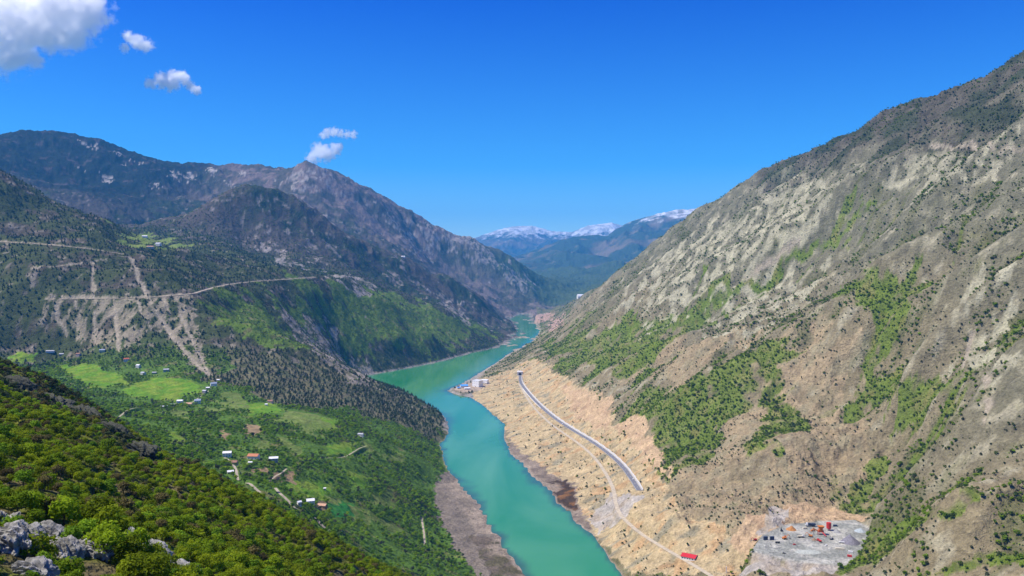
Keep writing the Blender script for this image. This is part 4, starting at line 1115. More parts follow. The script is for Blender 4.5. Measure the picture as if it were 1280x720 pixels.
house('village_house', 256, 492, 10, 8, 6, 2, 'grey', 'grey', R_(-20), 'grey house at the right edge of the bright field', group=G2, floors=2)
house('village_house', 267, 483, 15, 9, 7, 2.4, 'white', 'blue', R_(30), 'large house with blue grey roof at the foot of the pale gully', group=G2, floors=2)
house('village_house', 260, 487, 9, 7, 3.4, 1.6, 'stone', 'white', R_(10), 'small white roofed house just below the large blue roofed one', group=G2)
house('shed', 273, 477, 7, 6, 4, 1.4, 'cream', 'white', R_(0), 'small cream shed uppermost of the houses below the gully', 'shed', G2, chimney=False)
house('village_house', 338, 504, 13, 9, 5, 2.2, 'pink', 'brown', R_(-10), 'pink walled house at the top edge of the small green field', group=G2)
house('shed', 333, 507, 6, 5, 3, 1.2, 'white', 'white', R_(0), 'small white shed left of the pink walled house', 'shed', G2, chimney=False)
house('village_house', 451, 545, 12, 8, 4.6, 1.8, 'white', 'grey', R_(-16), 'lone white house with grey roof above the bend of the dirt road', group=G1)
house('village_house', 158, 451, 14, 10, 6, 2.6, 'white', 'red', R_(25), 'white house with red tile roof at the foot of the cut hillside', group=G3, floors=2)
house('village_house', 173, 460, 11, 9, 7, 2.2, 'white', 'white', R_(-20), 'tall white house below the red roofed house', group=G3, floors=2)
house('village_house', 179, 468, 13, 8, 5, 2, 'white', 'grey', R_(-28), 'white house with dark grey roof above the bright field', group=G3)
house('village_house', 208, 465, 14, 9, 5, 2, 'grey', 'grey', R_(10), 'grey house at the right end of the row above the bright field', group=G3)
house('shed', 193, 467, 11, 6, 3, 1.4, 'stone', 'grey', R_(5), 'low stone shed midway along the row above the bright field', 'shed', G3, chimney=False)
house('barn', 63, 441, 24, 9, 3.6, 1.8, 'white', 'grey', R_(6), 'long pale barn leftmost of the hillside buildings', 'barn', G3, chimney=False)
house('village_house', 98, 445, 13, 9, 5.5, 2.2, 'pink', 'brown', R_(-12), 'pink walled house between the long barn and the red roofed house', group=G3, floors=2)
house('village_house', 128, 441, 15, 9, 4.5, 2, 'cream', 'blue', R_(10), 'cream house with blue grey roof left of the red roofed house', group=G3)
house('village_house', 77, 444, 12, 8, 4, 2, 'stone', 'grey', R_(14), 'stone house with grey roof right of the long pale barn', group=G3)
house('village_house', 181, 297, 22, 12, 7, 3, 'white', 'white', R_(8), 'white house at the upper edge of the high meadow', group=G4, floors=2)
house('village_house', 198, 308, 22, 14, 8, 3, 'white', 'white', R_(-14), 'white house at the lower right corner of the high meadow', group=G4, floors=2)
house('barn', 188, 311, 26, 12, 6, 3, 'cream', 'tan', R_(6), 'tan roofed barn beside the lower white house of the high meadow', 'barn', G4, chimney=False)
house('village_house', 504, 322, 26, 18, 9, 4, 'white', 'white', R_(0), 'lone white house on the dark ridge above the lake', floors=2)

def block(name, loc, w, d, h, wall, roof, rz, label, cat, floors=3, wins=4, mono=.0):
    """flat or single pitch roofed works building with rows of windows"""
    t = empty(name, loc, rz, label, cat); KEEPOUT.append((loc[0], loc[1], max(w, d)))
    mb = MB(); mb.box(-w / 2, w / 2, -d / 2, d / 2, -2, h); mb.build('wall', WALLS[wall], t)
    v = [(-w / 2 - .4, -d / 2 - .4, h + .02), (w / 2 + .4, -d / 2 - .4, h + .02), (w / 2 + .4, d / 2 + .4, h + .02 + mono), (-w / 2 - .4, d / 2 + .4, h + .02 + mono)]
    mb = MB(); mb.raw(v + [(x, y, z + .5) for x, y, z in v], [(0, 3, 2, 1), (4, 5, 6, 7), (0, 1, 5, 4), (1, 2, 6, 5), (2, 3, 7, 6), (3, 0, 4, 7)]); mb.build('roof', ROOFS[roof], t)
    for fl in range(floors):
        for i in range(wins):
            x = -w / 2 + w * (i + .5) / wins; z = (fl + .35) * h / floors
            mb = MB(); mb.box(x - .9, x + .9, -d / 2 - .08, -d / 2 + .05, z, z + 1.5); mb.build('window', glass, t)
    mb = MB(); mb.box(-1.6, 1.6, -d / 2 - .1, -d / 2 + .04, 0, 2.6); mb.build('door', door_m, t)
    return t
def at(px, py, z): return P(px, py, z=z)
block('works_building', at(597, 483, SPIT_Z), 34, 26, 25, 'bright', 'white', R_(-38), 'tall white building on the spit, largest of its group', 'building')
block('works_building', at(606, 478, SPIT_Z + 4), 30, 14, 10, 'bright', 'white', R_(-30), 'low white building behind the tall one on the spit', 'building', 1, 4, 1.5)
house('workshop', 580, 484, 30, 19, 6, 5, 'white', 'bright_blue', R_(14), 'blue roofed workshop near the tip of the spit', 'building', chimney=False)
house('workshop', 573, 486, 14, 10, 4, 2.5, 'white', 'bright_blue', R_(30), 'small blue roofed shed outermost on the spit', 'building', chimney=False)
house('workshop', 584, 487, 22, 11, 5, 3, 'white', 'white', R_(10), 'white roofed shed in front of the blue roofed workshop', 'building', chimney=False)

# red roofed hall by the service track
loc = cast([(862, 699)])[0][0]
zt = float(height(np.array([loc[0]]), np.array([loc[1]]))[0])
t = empty('site_hall', (loc[0], loc[1], zt), R_(-32), 'broad hall with scarlet sheet roof beside the dirt track', 'hall'); KEEPOUT.append((loc[0], loc[1], 22))
mb = MB(); mb.box(-11, 11, -8, 8, -4, 4.2); mb.raw([(-11, -8, 4.2), (-11, 8, 4.2), (-11, 0, 6.8), (11, -8, 4.2), (11, 8, 4.2), (11, 0, 6.8)], [(0, 2, 1), (3, 4, 5)]); mb.build('wall', WALLS['white'], t)
mb = MB()
for v, f in gable(22, 16, 4.25, 2.6, .8): mb.raw(v, f)
mb.build('roof', ROOFS['scarlet'], t)
for i in range(5):
    mb = MB(); mb.box(-9.5 + i * 4, -8 + i * 4, -8.1, -7.95, 1.4, 2.8); mb.build('window', glass, t)
mb = MB(); mb.box(10.95, 11.08, -1.8, 1.8, 0, 3.4); mb.build('door', door_m, t)

# white arched hall far up the valley
loc = P(729, 355, 6700)
zt = float(height(np.array([loc[0]]), np.array([loc[1]]))[0])
t = empty('arched_hall', (loc[0], loc[1], zt), R_(10), 'white arched hall far up the valley on the crest of the lower right slope', 'hall')
mb = MB(); a = np.linspace(0, math.pi, 15)
v = [(-50, 24 * math.cos(q), 26 * math.sin(q)) for q in a] + [(50, 24 * math.cos(q), 26 * math.sin(q)) for q in a]
mb.raw(v, [(i, i + 1, 16 + i, 15 + i) for i in range(14)]); mb.build('roof', ROOFS['white'], t)
for sx in (-49.9, 49.9):
    mb = MB(); mb.raw([(sx, 23.8 * math.cos(q), 25.8 * math.sin(q)) for q in a] + [(sx, -23.8, -12), (sx, 23.8, -12)], [tuple(range(17))]); mb.build('end_wall', WALLS['white'], t)
mb = MB(); mb.box(-50, 50, -24.2, -23.4, -14, .1); mb.box(-50, 50, 23.4, 24.2, -14, .1); mb.build('base_wall', concrete, t)

# ------------------------------------------------------------------ quarry yard
def paint(name, c, r=.45): return simple_mat(name, c, r, .4, .08, .8)
M_OR, M_RED, M_BLUE, M_BLACK, M_STEEL, M_CREAM, M_WHITE = paint('orange_paint', (.62, .20, .03)), paint('red_paint', (.52, .03, .025)), paint('navy_paint', (.03, .045, .10)), paint('black_rubber', (.02, .02, .02), .8), paint('worn_steel', (.30, .29, .28)), paint('cream_paint', (.72, .66, .50)), paint('white_paint', (.75, .75, .74))
M_RUST = paint('rust_paint', (.38, .15, .05), .8)
def yard(px, py, name, label, cat, rz=0.0, group=None, z=PAD_Z):
    loc = P(px, py, z=z); KEEPOUT.append((loc[0], loc[1], 9))
    return empty(name, (loc[0], loc[1], z + .05), R_(rz), label, cat, group)
def excavator(px, py, rz, label, body_m, reach=1.0, s=1.25):
    t = yard(px, py, 'excavator', label, 'excavator', rz); t.scale = (s,) * 3
    for y in (-1.3, 1.3):
        mb = MB(); mb.box(-2.2, 2.2, y - .35, y + .35, .05, .95, .12); mb.build('crawler_track', M_BLACK, t, .12)
    mb = MB(); mb.box(-2.0, 1.5, -1.3, 1.3, 1.1, 2.1); mb.box(-2.3, -1.0, -1.3, 1.3, 1.0, 2.5, .1); mb.build('body', body_m, t, .08)
    mb = MB(); mb.box(.1, 1.6, .25, 1.3, 2.12, 3.3, .1); c = mb.build('cab', body_m, t, .06)
    mb = MB(); mb.box(1.56, 1.64, .4, 1.15, 2.4, 3.1); mb.build('window', glass, c)
    mb = MB(); mb.bar((1.3, -.3, 1.8), (3.4, -.3, 4.3), .3, .26); mb.bar((3.4, -.3, 4.3), (5.0 * reach, -.3, 3.7), .26, .22); mb.build('boom', body_m, t)
    mb = MB(); mb.bar((5.0 * reach, -.3, 3.8), (5.6 * reach, -.3, 1.4), .22, .16); mb.build('arm', body_m, t)
    mb = MB(); mb.box(5.0 * reach, 6.0 * reach, -.9, .3, .3, 1.4, .2); mb.build('bucket', M_STEEL, t)
    return t
def truck(px, py, rz, label, cab_m, bed_m, name='tipper_truck', s=1.2, z=PAD_Z, cat='truck'):
    t = yard(px, py, name, label, cat, rz, z=z); t.scale = (s,) * 3
    mb = MB(); mb.box(-4, 4, -.5, .5, .8, 1.1); mb.build('chassis', M_BLACK, t)
    mb = MB(); mb.box(2.2, 4.2, -1.2, 1.2, .9, 2.0); mb.box(2.25, 4.0, -1.15, 1.15, 2.0, 3.1, .18); c = mb.build('cab', cab_m, t, .06)
    mb = MB(); mb.box(3.88, 4.06, -.95, .95, 2.1, 2.85); mb.build('windscreen', glass, c)
    mb = MB(); mb.raw([(-4.2, -1.0, 1.2), (1.9, -1.0, 1.2), (1.9, 1.0, 1.2), (-4.2, 1.0, 1.2), (-4.6, -1.3, 2.7), (2.0, -1.3, 2.7), (2.0, 1.3, 2.7), (-4.6, 1.3, 2.7)], [(0, 3, 2, 1), (0, 1, 5, 4), (1, 2, 6, 5), (2, 3, 7, 6), (3, 0, 4, 7)])
    mb.raw([(-4.4, -1.18, 2.3), (1.9, -1.18, 2.3), (1.9, 1.18, 2.3), (-4.4, 1.18, 2.3)], [(0, 1, 2, 3)]); mb.build('tipper_bed', bed_m, t)
    for x in (-3.0, -1.7, 3.1):
        for y in (-1.05, 1.05):
            mb = MB(); mb.bar((x, y - .2, .55), (x, y + .2, .55), .55, sides=14); mb.build('wheel', M_BLACK, t)
    return t
def container(px, py, rz, label, m, L=12.2, z=PAD_Z, group=None, dz=0.0, off=0.0, name='shipping_container'):
    t = yard(px, py, name, label, 'container', rz, group, z); t.location.z += dz
    if off: t.location.x += off
    W, H = 2.44, 2.6
    mb = MB(); mb.box(-L / 2, L / 2, -W / 2, W / 2, .05, H)
    for i in range(int(L / .6)):
        x = -L / 2 + .3 + i * .6
        mb.box(x, x + .28, -W / 2 - .05, -W / 2 - .002, .25, H - .2); mb.box(x, x + .28, W / 2 + .002, W / 2 + .05, .25, H - .2)
    mb.build('body', m, t)
    for y in (-W / 4, W / 4):
        mb = MB(); mb.box(L / 2 + .003, L / 2 + .07, y - W / 4 + .06, y + W / 4 - .06, .2, H - .15); mb.build('door', m, t)
    return t
def heap(px, py, r, h, label, col, name='gravel_heap', z=PAD_Z, sx=1.0):
    loc = P(px, py, z=z); KEEPOUT.append((loc[0], loc[1], r))
    n = 28; rr = np.linspace(0, 1, 12); aa = np.linspace(0, 2 * math.pi, n, endpoint=False)
    Rr, A = np.meshgrid(rr, aa, indexing='ij'); x = Rr * np.cos(A) * r * sx; y = Rr * np.sin(A) * r
    zz = h * (1 - Rr) ** .95 * (1 + .25 * perlin(x / (r * .5) + px, y / (r * .5))) + .5 * perlin(x / 1.5, y / 1.5 + py) * (Rr < .95) - .6 * Rr
    f = [(i * n + k, i * n + (k + 1) % n, (i + 1) * n + (k + 1) % n, (i + 1) * n + k) for i in range(11) for k in range(n)]
    me = make_mesh(name, np.stack([x.ravel(), y.ravel(), zz.ravel()], -1), np.array(f)[:, ::-1], simple_mat(name, col, .95, .05, .25, .6, .3))
    o = link(name, me, None, (loc[0], loc[1], z)); tag(o, label, 'heap'); return o
def car(px, py, rz, label, m, loc=None):
    t = empty('parked_car' if loc is None else 'car', loc if loc is not None else (0, 0, 0), R_(rz), label, 'car')
    if loc is None: t.location = P(px, py, z=PAD_Z); t.location.z += .05
    KEEPOUT.append((t.location.x, t.location.y, 5))
    mb = MB(); mb.box(-2.2, 2.2, -.9, .9, .35, .95, .08); mb.box(-1.5, 1.0, -.8, .8, .95, 1.5, .22); b_ = mb.build('body', m, t, .05)
    for sx in (-.62, .62):
        mb = MB(); mb.box(-1.1, .6, sx * 1.14 - .03, sx * 1.14 + .03, 1.02, 1.36); mb.build('window', glass, b_)
    for x in (-1.35, 1.35):
        for y in (-.82, .82):
            mb = MB(); mb.bar((x, y - .11, .33), (x, y + .11, .33), .33, sides=12); mb.build('wheel', M_BLACK, t)
    return t
excavator(981, 674, 15, 'orange excavator in the middle left of the quarry yard', M_OR, s=1.5)
excavator(944, 676, 200, 'red and white excavator at the left edge of the quarry yard', M_RED, s=1.2)
excavator(977, 664, 80, 'black excavator in front of the rust coloured heap', M_BLACK, s=1.1)
container(957, 675, 8, 'navy shipping container, lower left of the stack of four', M_BLUE, 6.1)
container(965, 675, 8, 'navy shipping container, lower right of the stack of four', M_BLUE, 6.1)
container(957, 675, 8, 'navy shipping container, upper left of the stack of four', M_BLUE, 6.1, dz=2.65)
container(965, 675, 8, 'navy shipping container, upper right of the stack of four', M_BLUE, 6.1, dz=2.65)
truck(1013, 658, 170, 'white tipper truck with a dark load bed at the back of the quarry yard', M_WHITE, M_BLUE, s=1.7)
truck(972, 679, 185, 'small black tipper truck below the orange excavator', M_BLACK, M_BLACK, s=.8)
car(980, 692, -15, 'dark car parked at the front of the quarry yard', M_BLACK)
heap(989, 662, 8.5, 6.0, 'rust coloured heap behind the orange excavator', (.42, .20, .07), 'earth_heap')
heap(1063, 678, 14, 12, 'big purplish grey gravel heap at the right of the quarry yard', (.20, .19, .21))
heap(972, 655, 11, 7, 'pale grey gravel heap against the back wall of the quarry', (.46, .45, .40))
heap(1010, 690, 12, 2.0, 'low pale green grey spread of gravel in the front of the yard', (.40, .42, .37), sx=1.9)
container(1050, 687, -14, 'long cream container by the big grey gravel heap', M_CREAM, 12.2)
container(1063, 691, -18, 'short white container next to the long cream one', M_WHITE, 6.1)
truck(1052, 679, 160, 'white tipper truck parked against the big grey gravel heap', M_WHITE, M_WHITE, s=.9)
container(1062, 696, -24, 'short red container at the right front of the yard', M_RED, 6.1)
# crushing plant
t = yard(1026, 668, 'crushing_plant', 'orange and red crushing plant with conveyor in the back of the quarry yard', 'crusher', 0); t.scale = (1.35,) * 3
mb = MB()
for x in (-3, 3):
    for y in (-2, 2): mb.bar((x, y, 0), (x * .8, y * .8, 6), .25)
mb.box(-3.2, 3.2, -2.2, 2.2, 3.0, 3.3); mb.build('frame', M_RED, t)
mb = MB(); mb.raw([(-1.5, -1.2, 6), (1.5, -1.2, 6), (1.5, 1.2, 6), (-1.5, 1.2, 6), (-3.4, -2.6, 9.4), (3.4, -2.6, 9.4), (3.4, 2.6, 9.4), (-3.4, 2.6, 9.4)], [(0, 3, 2, 1), (0, 1, 5, 4), (1, 2, 6, 5), (2, 3, 7, 6), (3, 0, 4, 7), (4, 5, 6, 7)]); mb.build('hopper', M_OR, t)
mb = MB(); mb.box(-2.2, 2.2, -1.6, 1.6, 3.32, 5.9, .2); mb.build('crusher_body', M_OR, t, .1)
mb = MB(); mb.bar((-2, 0, 3.2), (-9.5, -1.5, 7.5), .7, .7, 4); mb.build('conveyor', M_OR, t)
mb = MB(); mb.bar((-8, -1.6, 0), (-8.4, -1.4, 6.4), .2); mb.bar((-8.6, -.4, 0), (-8.4, -1.2, 6.4), .2); mb.build('conveyor_leg', M_STEEL, t)
mb = MB(); mb.bar((1, -2.5, 3), (2.5, -9, 1.0), .6, .6, 4); mb.build('conveyor', M_RED, t)
t = yard(1036, 663, 'silo', 'red silo beside the orange crushing plant', 'silo', 0)
mb = MB(); mb.bar((0, 0, 3.5), (0, 0, 12), 3.6, sides=20); mb.build('drum', M_RED, t)
mb = MB(); mb.bar((0, 0, 1.2), (0, 0, 3.5), .6, 3.6, 20); mb.build('cone', M_RED, t)
for k in range(4):
    a = k * math.pi / 2 + .7; mb = MB(); mb.bar((3.1 * math.cos(a), 3.1 * math.sin(a), 0), (3.1 * math.cos(a), 3.1 * math.sin(a), 5), .25); mb.build('leg', M_STEEL, t)
container(1016, 664, 12, 'orange container left of the crushing plant', M_OR, 6.1)
truck(1024, 677, 100, 'red tipper truck in front of the crushing plant', M_RED, M_RED, s=1.1)
container(1006, 661, 6, 'cream site cabin behind the white tipper truck', M_CREAM, 6.1)
container(1044, 658, -5, 'navy container right of the red silo', M_BLUE, 6.1)
truck(1001, 672, 12, 'white tipper truck with a cream bed in the centre of the yard', M_WHITE, M_CREAM)
excavator(1013, 671, 150, 'orange excavator left of the red tipper truck', M_OR, s=1.3)
truck(1039, 674, 60, 'cream tipper truck between the silo and the big grey heap', M_CREAM, M_STEEL)
heap(1018, 675, 5, 3.2, 'small brown heap in front of the crushing plant', (.24, .17, .11), 'earth_heap')
heap(1046, 665, 6.5, 4.5, 'grey gravel heap behind the cream tipper truck', (.30, .30, .29))
heap(1075, 664, 9, 5, 'pale blue grey gravel heap in the back right corner of the yard', (.36, .41, .42))
car(1033, 682, 40, 'white car in the middle of the yard', M_WHITE)
car(993, 681, 10, 'red car right of the dark car', M_RED)
# white marker post near the hall
loc = cast([(908, 717)])[0][0]
t = empty('marker_post', tuple(loc), 0, 'thin white post standing on the bare ground right of the scarlet roofed hall', 'post')
mb = MB(); mb.box(-.55, .55, -.55, .55, -1, 9.0, .12); mb.build('shaft', M_WHITE, t); mb = MB(); mb.box(-.75, .75, -.75, .75, 9.0, 9.5); mb.build('cap', M_WHITE, t)
# cars on the paved road
def on_road(k, off):
    a, b_ = MAIN_ROAD[k], MAIN_ROAD[k + 1]; d = (b_ - a) / np.linalg.norm(b_ - a)
    return (a[0] - d[1] * off, a[1] + d[0] * off, a[2] + .27), math.degrees(math.atan2(d[1], d[0]))
nr_ = len(MAIN_ROAD)
for fr, off, m, lab in ((.955, 2.2, M_WHITE, 'white car on the paved road, nearest to its lower end'), (.60, -2.2, M_WHITE, 'white car halfway along the paved road'), (.40, 2.2, M_BLUE, 'dark blue car on the upper part of the paved road')):
    loc, a = on_road(int(nr_ * fr), off); c_ = car(0, 0, a, lab, m, loc); c_.scale = (1.1,) * 3

# ------------------------------------------------------------------ limestone outcrops on the near slope
rock_m = bpy.data.materials.new('limestone'); n, l = nodes_of(rock_m); b = n['Principled BSDF']; b.inputs['Roughness'].default_value = .9; b.inputs['Specular IOR Level'].default_value = .1
tc = n.new('ShaderNodeTexCoord')
ta = n.new('ShaderNodeTexNoise'); ta.inputs['Scale'].default_value = 1.6; ta.inputs['Detail'].default_value = 8; ta.inputs['Roughness'].default_value = .7; l.new(tc.outputs['Object'], ta.inputs['Vector'])
tb = n.new('ShaderNodeTexNoise'); tb.inputs['Scale'].default_value = .7; tb.inputs['Detail'].default_value = 6; l.new(tc.outputs['Object'], tb.inputs['Vector'])
cr = n.new('ShaderNodeValToRGB'); cr.color_ramp.elements[0].position = .32; cr.color_ramp.elements[0].color = (.12, .115, .10, 1); cr.color_ramp.elements[1].position = .6; cr.color_ramp.elements[1].color = (.42, .41, .385, 1)
e = cr.color_ramp.elements.new(.45); e.color = (.25, .245, .215, 1)
mx = n.new('ShaderNodeMath'); mx.operation = 'ADD'; mx.use_clamp = True
m2 = n.new('ShaderNodeMath'); m2.operation = 'MULTIPLY'; m2.inputs[1].default_value = .5; l.new(ta.outputs[0], m2.inputs[0]); m3 = n.new('ShaderNodeMath'); m3.operation = 'MULTIPLY'; m3.inputs[1].default_value = .5; l.new(tb.outputs[0], m3.inputs[0])
l.new(m2.outputs[0], mx.inputs[0]); l.new(m3.outputs[0], mx.inputs[1]); l.new(mx.outputs[0], cr.inputs[0]); l.new(cr.outputs[0], b.inputs['Base Color'])
bp = n.new('ShaderNodeBump'); bp.inputs['Distance'].default_value = .25; l.new(ta.outputs[0], bp.inputs['Height']); l.new(bp.outputs[0], b.inputs['Normal'])
dark_rock = simple_mat('dark_crag_rock', (.075, .078, .058), .95, .05, .45, 1.2, .3)
def outcrop(px, py, wpx, hpx, seed, label, mat=None, grp='limestone outcrops on the near slope'):
    loc = cast([(px, py)])[0][0]; s = loc[1] / F_PX
    bm = bmesh.new(); bmesh.ops.create_icosphere(bm, subdivisions=6, radius=1.0)
    co = np.array([v.co for v in bm.verts]); r = np.random.default_rng(seed)
    a = co[:, 0] + .35 * co[:, 1] + seed; c_ = co[:, 2] + seed * 1.7
    k = 1 + .28 * fbm(a * 1.4 + 3 * co[:, 1], c_ * 1.4, 1.0, 3, seed) + .22 * (ridged(a * 1.1 + co[:, 1], c_ * .6 + co[:, 1] * .8, .8, 4, seed + 5, .55) - .4)
    step = .10 * np.round((co[:, 2] * .8 + .5 * co[:, 0] + .15 * fbm(a * 2, c_ * 2, 1, 2, seed + 9)) * 5) / 1.0
    k = k + .12 * (step - step.mean())
    co = co * k[:, None]
    co *= np.array([wpx * s * .62, max(wpx, hpx) * s * .6, hpx * s * .5])
    for v, q in zip(bm.verts, co): v.co = q
    me = bpy.data.meshes.new('limestone_outcrop'); bm.to_mesh(me); bm.free(); me.materials.append(mat or rock_m)
    zt = float(height(np.array([loc[0]]), np.array([loc[1]]))[0])
    o = link('limestone_outcrop' if mat is None else 'dark_crag', me, None, (loc[0], loc[1], zt + hpx * s * .12)); o.rotation_euler = (r.uniform(-.15, .15), R_(22) + r.uniform(-.1, .1), r.uniform(-.4, .4))
    tag(o, label, 'rock', grp)
    KEEPOUT.append((loc[0], loc[1], wpx * s * .6)); KEEPOUT.append((loc[0] * (1 - 4 / loc[1]), loc[1] - 4, wpx * s * .6)); KEEPOUT.append((loc[0] * (1 - 8 / loc[1]), loc[1] - 8, wpx * s * .5))
for a in [(4, 652, 26, 34, 1, 'pale rock cut by the left edge of the frame, highest of the corner rocks'), (22, 686, 40, 52, 2, 'largest pale grey rock in the lower left corner'), (42, 716, 34, 34, 3, 'pale rock at the bottom edge just right of the largest corner rock'),
          (58, 668, 34, 30, 4, 'whitish rock behind the largest corner rock'), (78, 694, 34, 34, 5, 'long whitish rock sloping down right of the corner rocks'), (102, 694, 20, 18, 6, 'small grey rock between the whitish ridge and the tan rock'),
          (122, 706, 24, 22, 7, 'grey rock near the bottom edge left of the tan rock'), (148, 684, 30, 22, 8, 'tan rock half hidden among the bushes above the bottom edge'), (184, 694, 38, 28, 9, 'broad rounded grey rock at the bottom among the bushes'),
          (224, 710, 30, 22, 10, 'grey rock at the bottom edge right of the broad rounded rock'), (262, 690, 16, 9, 11, 'small low rock in the strip of stones right of the bushes'), (278, 700, 20, 9, 12, 'flat pale rock at the lower end of the strip of stones')]:
    outcrop(*a)
for a in [(22, 484, 30, 17, 21, 'dark crag at the upper left end of the near crest'), (66, 500, 34, 18, 22, 'dark crag second along the near crest from the left edge'), (104, 522, 30, 20, 23, 'broad dark crag midway along the near crest'),
          (138, 545, 30, 20, 24, 'dark crag below the broad one on the near crest'), (176, 566, 28, 16, 25, 'low dark crag on the near crest below the bright field'), (212, 588, 26, 15, 26, 'lowest dark crag of the near crest, nearest the hamlet')]:
    outcrop(*a, dark_rock, 'dark crags on the near crest')

# ------------------------------------------------------------------ clouds
def cloud(name, lobes, D, dens, soft, nscale, namp, label, lift=0.0):
    L = []
    for px, py, r in lobes:
        L.append((np.array(P(px, py, D + rng.uniform(-.5, .5) * r * D / F_PX)), r * D / F_PX))
    cen = np.mean([q for q, _ in L], axis=0)
    m = bpy.data.materials.new(name); n, l = nodes_of(m); n.clear()
    tc = n.new('ShaderNodeTexCoord'); cur = None
    for q, r in L:
        d = n.new('ShaderNodeVectorMath'); d.operation = 'DISTANCE'; d.inputs[1].default_value = tuple(q - cen); l.new(tc.outputs['Object'], d.inputs[0])
        dv = n.new('ShaderNodeMath'); dv.operation = 'DIVIDE'; dv.inputs[1].default_value = r; l.new(d.outputs['Value'], dv.inputs[0])
        if cur is None: cur = dv.outputs[0]
        else:
            mn = n.new('ShaderNodeMath'); mn.operation = 'SMOOTH_MIN'; mn.inputs[2].default_value = .25; l.new(cur, mn.inputs[0]); l.new(dv.outputs[0], mn.inputs[1]); cur = mn.outputs[0]
    rm = np.median([r for _, r in L])
    t = n.new('ShaderNodeTexNoise'); t.inputs['Scale'].default_value = nscale / rm; t.inputs['Detail'].default_value = 6; t.inputs['Roughness'].default_value = .58; l.new(tc.outputs['Object'], t.inputs['Vector'])
    a = n.new('ShaderNodeMath'); a.operation = 'MULTIPLY_ADD'; a.inputs[1].default_value = namp; l.new(t.outputs[0], a.inputs[0]); l.new(cur, a.inputs[2])
    mr = n.new('ShaderNodeMapRange'); mr.interpolation_type = 'SMOOTHSTEP'; e1 = .72 + namp * .5
    mr.inputs[1].default_value = e1 + soft * .5; mr.inputs[2].default_value = e1 - soft * .5; mr.inputs[3].default_value = 0; mr.inputs[4].default_value = dens / rm
    l.new(a.outputs[0], mr.inputs[0])
    pv = n.new('ShaderNodeVolumePrincipled'); pv.inputs['Color'].default_value = (.998, .998, .998, 1); pv.inputs['Anisotropy'].default_value = .55; l.new(mr.outputs[0], pv.inputs['Density'])
    o_ = n.new('ShaderNodeOutputMaterial'); l.new(pv.outputs[0], o_.inputs['Volume'])
    bm = bmesh.new()
    for q, r in L:
        bmesh.ops.create_icosphere(bm, subdivisions=2, radius=r * 1.9, matrix=__import__('mathutils').Matrix.Translation(Vector(q - cen)))
    res = bmesh.ops.convex_hull(bm, input=bm.verts); bmesh.ops.delete(bm, geom=list(set(res['geom_interior'] + res['geom_unused'])), context='VERTS')
    me = bpy.data.meshes.new(name); bm.to_mesh(me); bm.free(); me.materials.append(m)
    o = link(name, me, None, tuple(cen)); tag(o, label, 'cloud'); return o
cloud('cloud', [(-30, 25, 46), (20, 18, 46), (72, 10, 44), (104, 14, 27), (14, 62, 30), (55, 42, 26), (90, 40, 20), (118, 4, 16), (40, 72, 14)], 13500, 4.2, .7, 1.5, 3.0, 'large white cloud cut off by the top left corner')
cloud('cloud', [(160, 46, 7), (172, 53, 9), (183, 57, 8), (156, 60, 6)], 13500, 2.4, .9, 1.3, 3.2, 'small wispy cloud upper of the two beside the large one')
cloud('cloud', [(188, 104, 7), (203, 101, 10), (216, 98, 10), (226, 96, 8), (214, 106, 9), (232, 101, 7), (238, 107, 6), (245, 112, 6)], 13500, 3.6, .8, 1.3, 3.0, 'small flat bottomed white cloud below the wispy one')
cloud('cloud', [(391, 197, 8), (398, 188, 9), (408, 192, 10), (419, 187, 8), (426, 184, 5)], 23500, 3.8, .8, 1.3, 3.0, 'white puff of cloud just above the pointed peak')
cloud('cloud', [(404, 169, 5), (410, 166, 6), (418, 165, 6), (426, 167, 5), (434, 168, 5), (442, 169, 5)], 23500, 1.8, .9, 1.3, 3.2, 'thin wisp of cloud above the white puff')

def protos(kind, n, leaf_n, leaf, H, RAD, mat, seed, lobes=6):
    mats = mat if isinstance(mat, list) else [mat]
    return {'H': H, 'set': [plant_proto(seed + i, kind, leaf_n, leaf, H, RAD * (1 + .12 * math.sin(i * 2.1)), mats[i % len(mats)], lobes) for i in range(n)]}
olive_leaf = leaf_mat('olive_foliage', (0.13, 0.18, 0.010), (0.31, 0.39, 0.016), .5)
spring_leaf = leaf_mat('spring_foliage', (0.12, 0.20, 0.012), (0.28, 0.40, 0.016), .5)
bare_twig = leaf_mat('bare_twigs', (0.10, 0.085, 0.034), (0.17, 0.15, 0.05), .3)
valley_leaf = leaf_mat('valley_foliage', (0.10, 0.21, 0.016), (0.29, 0.46, 0.03), .5)
grey_leaf = leaf_mat('grey_foliage', (0.054, 0.074, 0.040), (0.116, 0.136, 0.070))
pine_leaf = leaf_mat('pine_foliage', (0.038, 0.065, 0.025), (0.085, 0.12, 0.045), .2)
shrub_leaf = leaf_mat('shrub_foliage', (0.065, 0.10, 0.025), (0.15, 0.20, 0.035), .3)
bright_leaf = leaf_mat('bright_shrub_foliage', (0.15, 0.25, 0.016), (0.27, 0.40, 0.026), .45)
dark_leaf = leaf_mat('dark_shrub_foliage', (0.045, 0.062, 0.026), (0.115, 0.125, 0.055), .2)

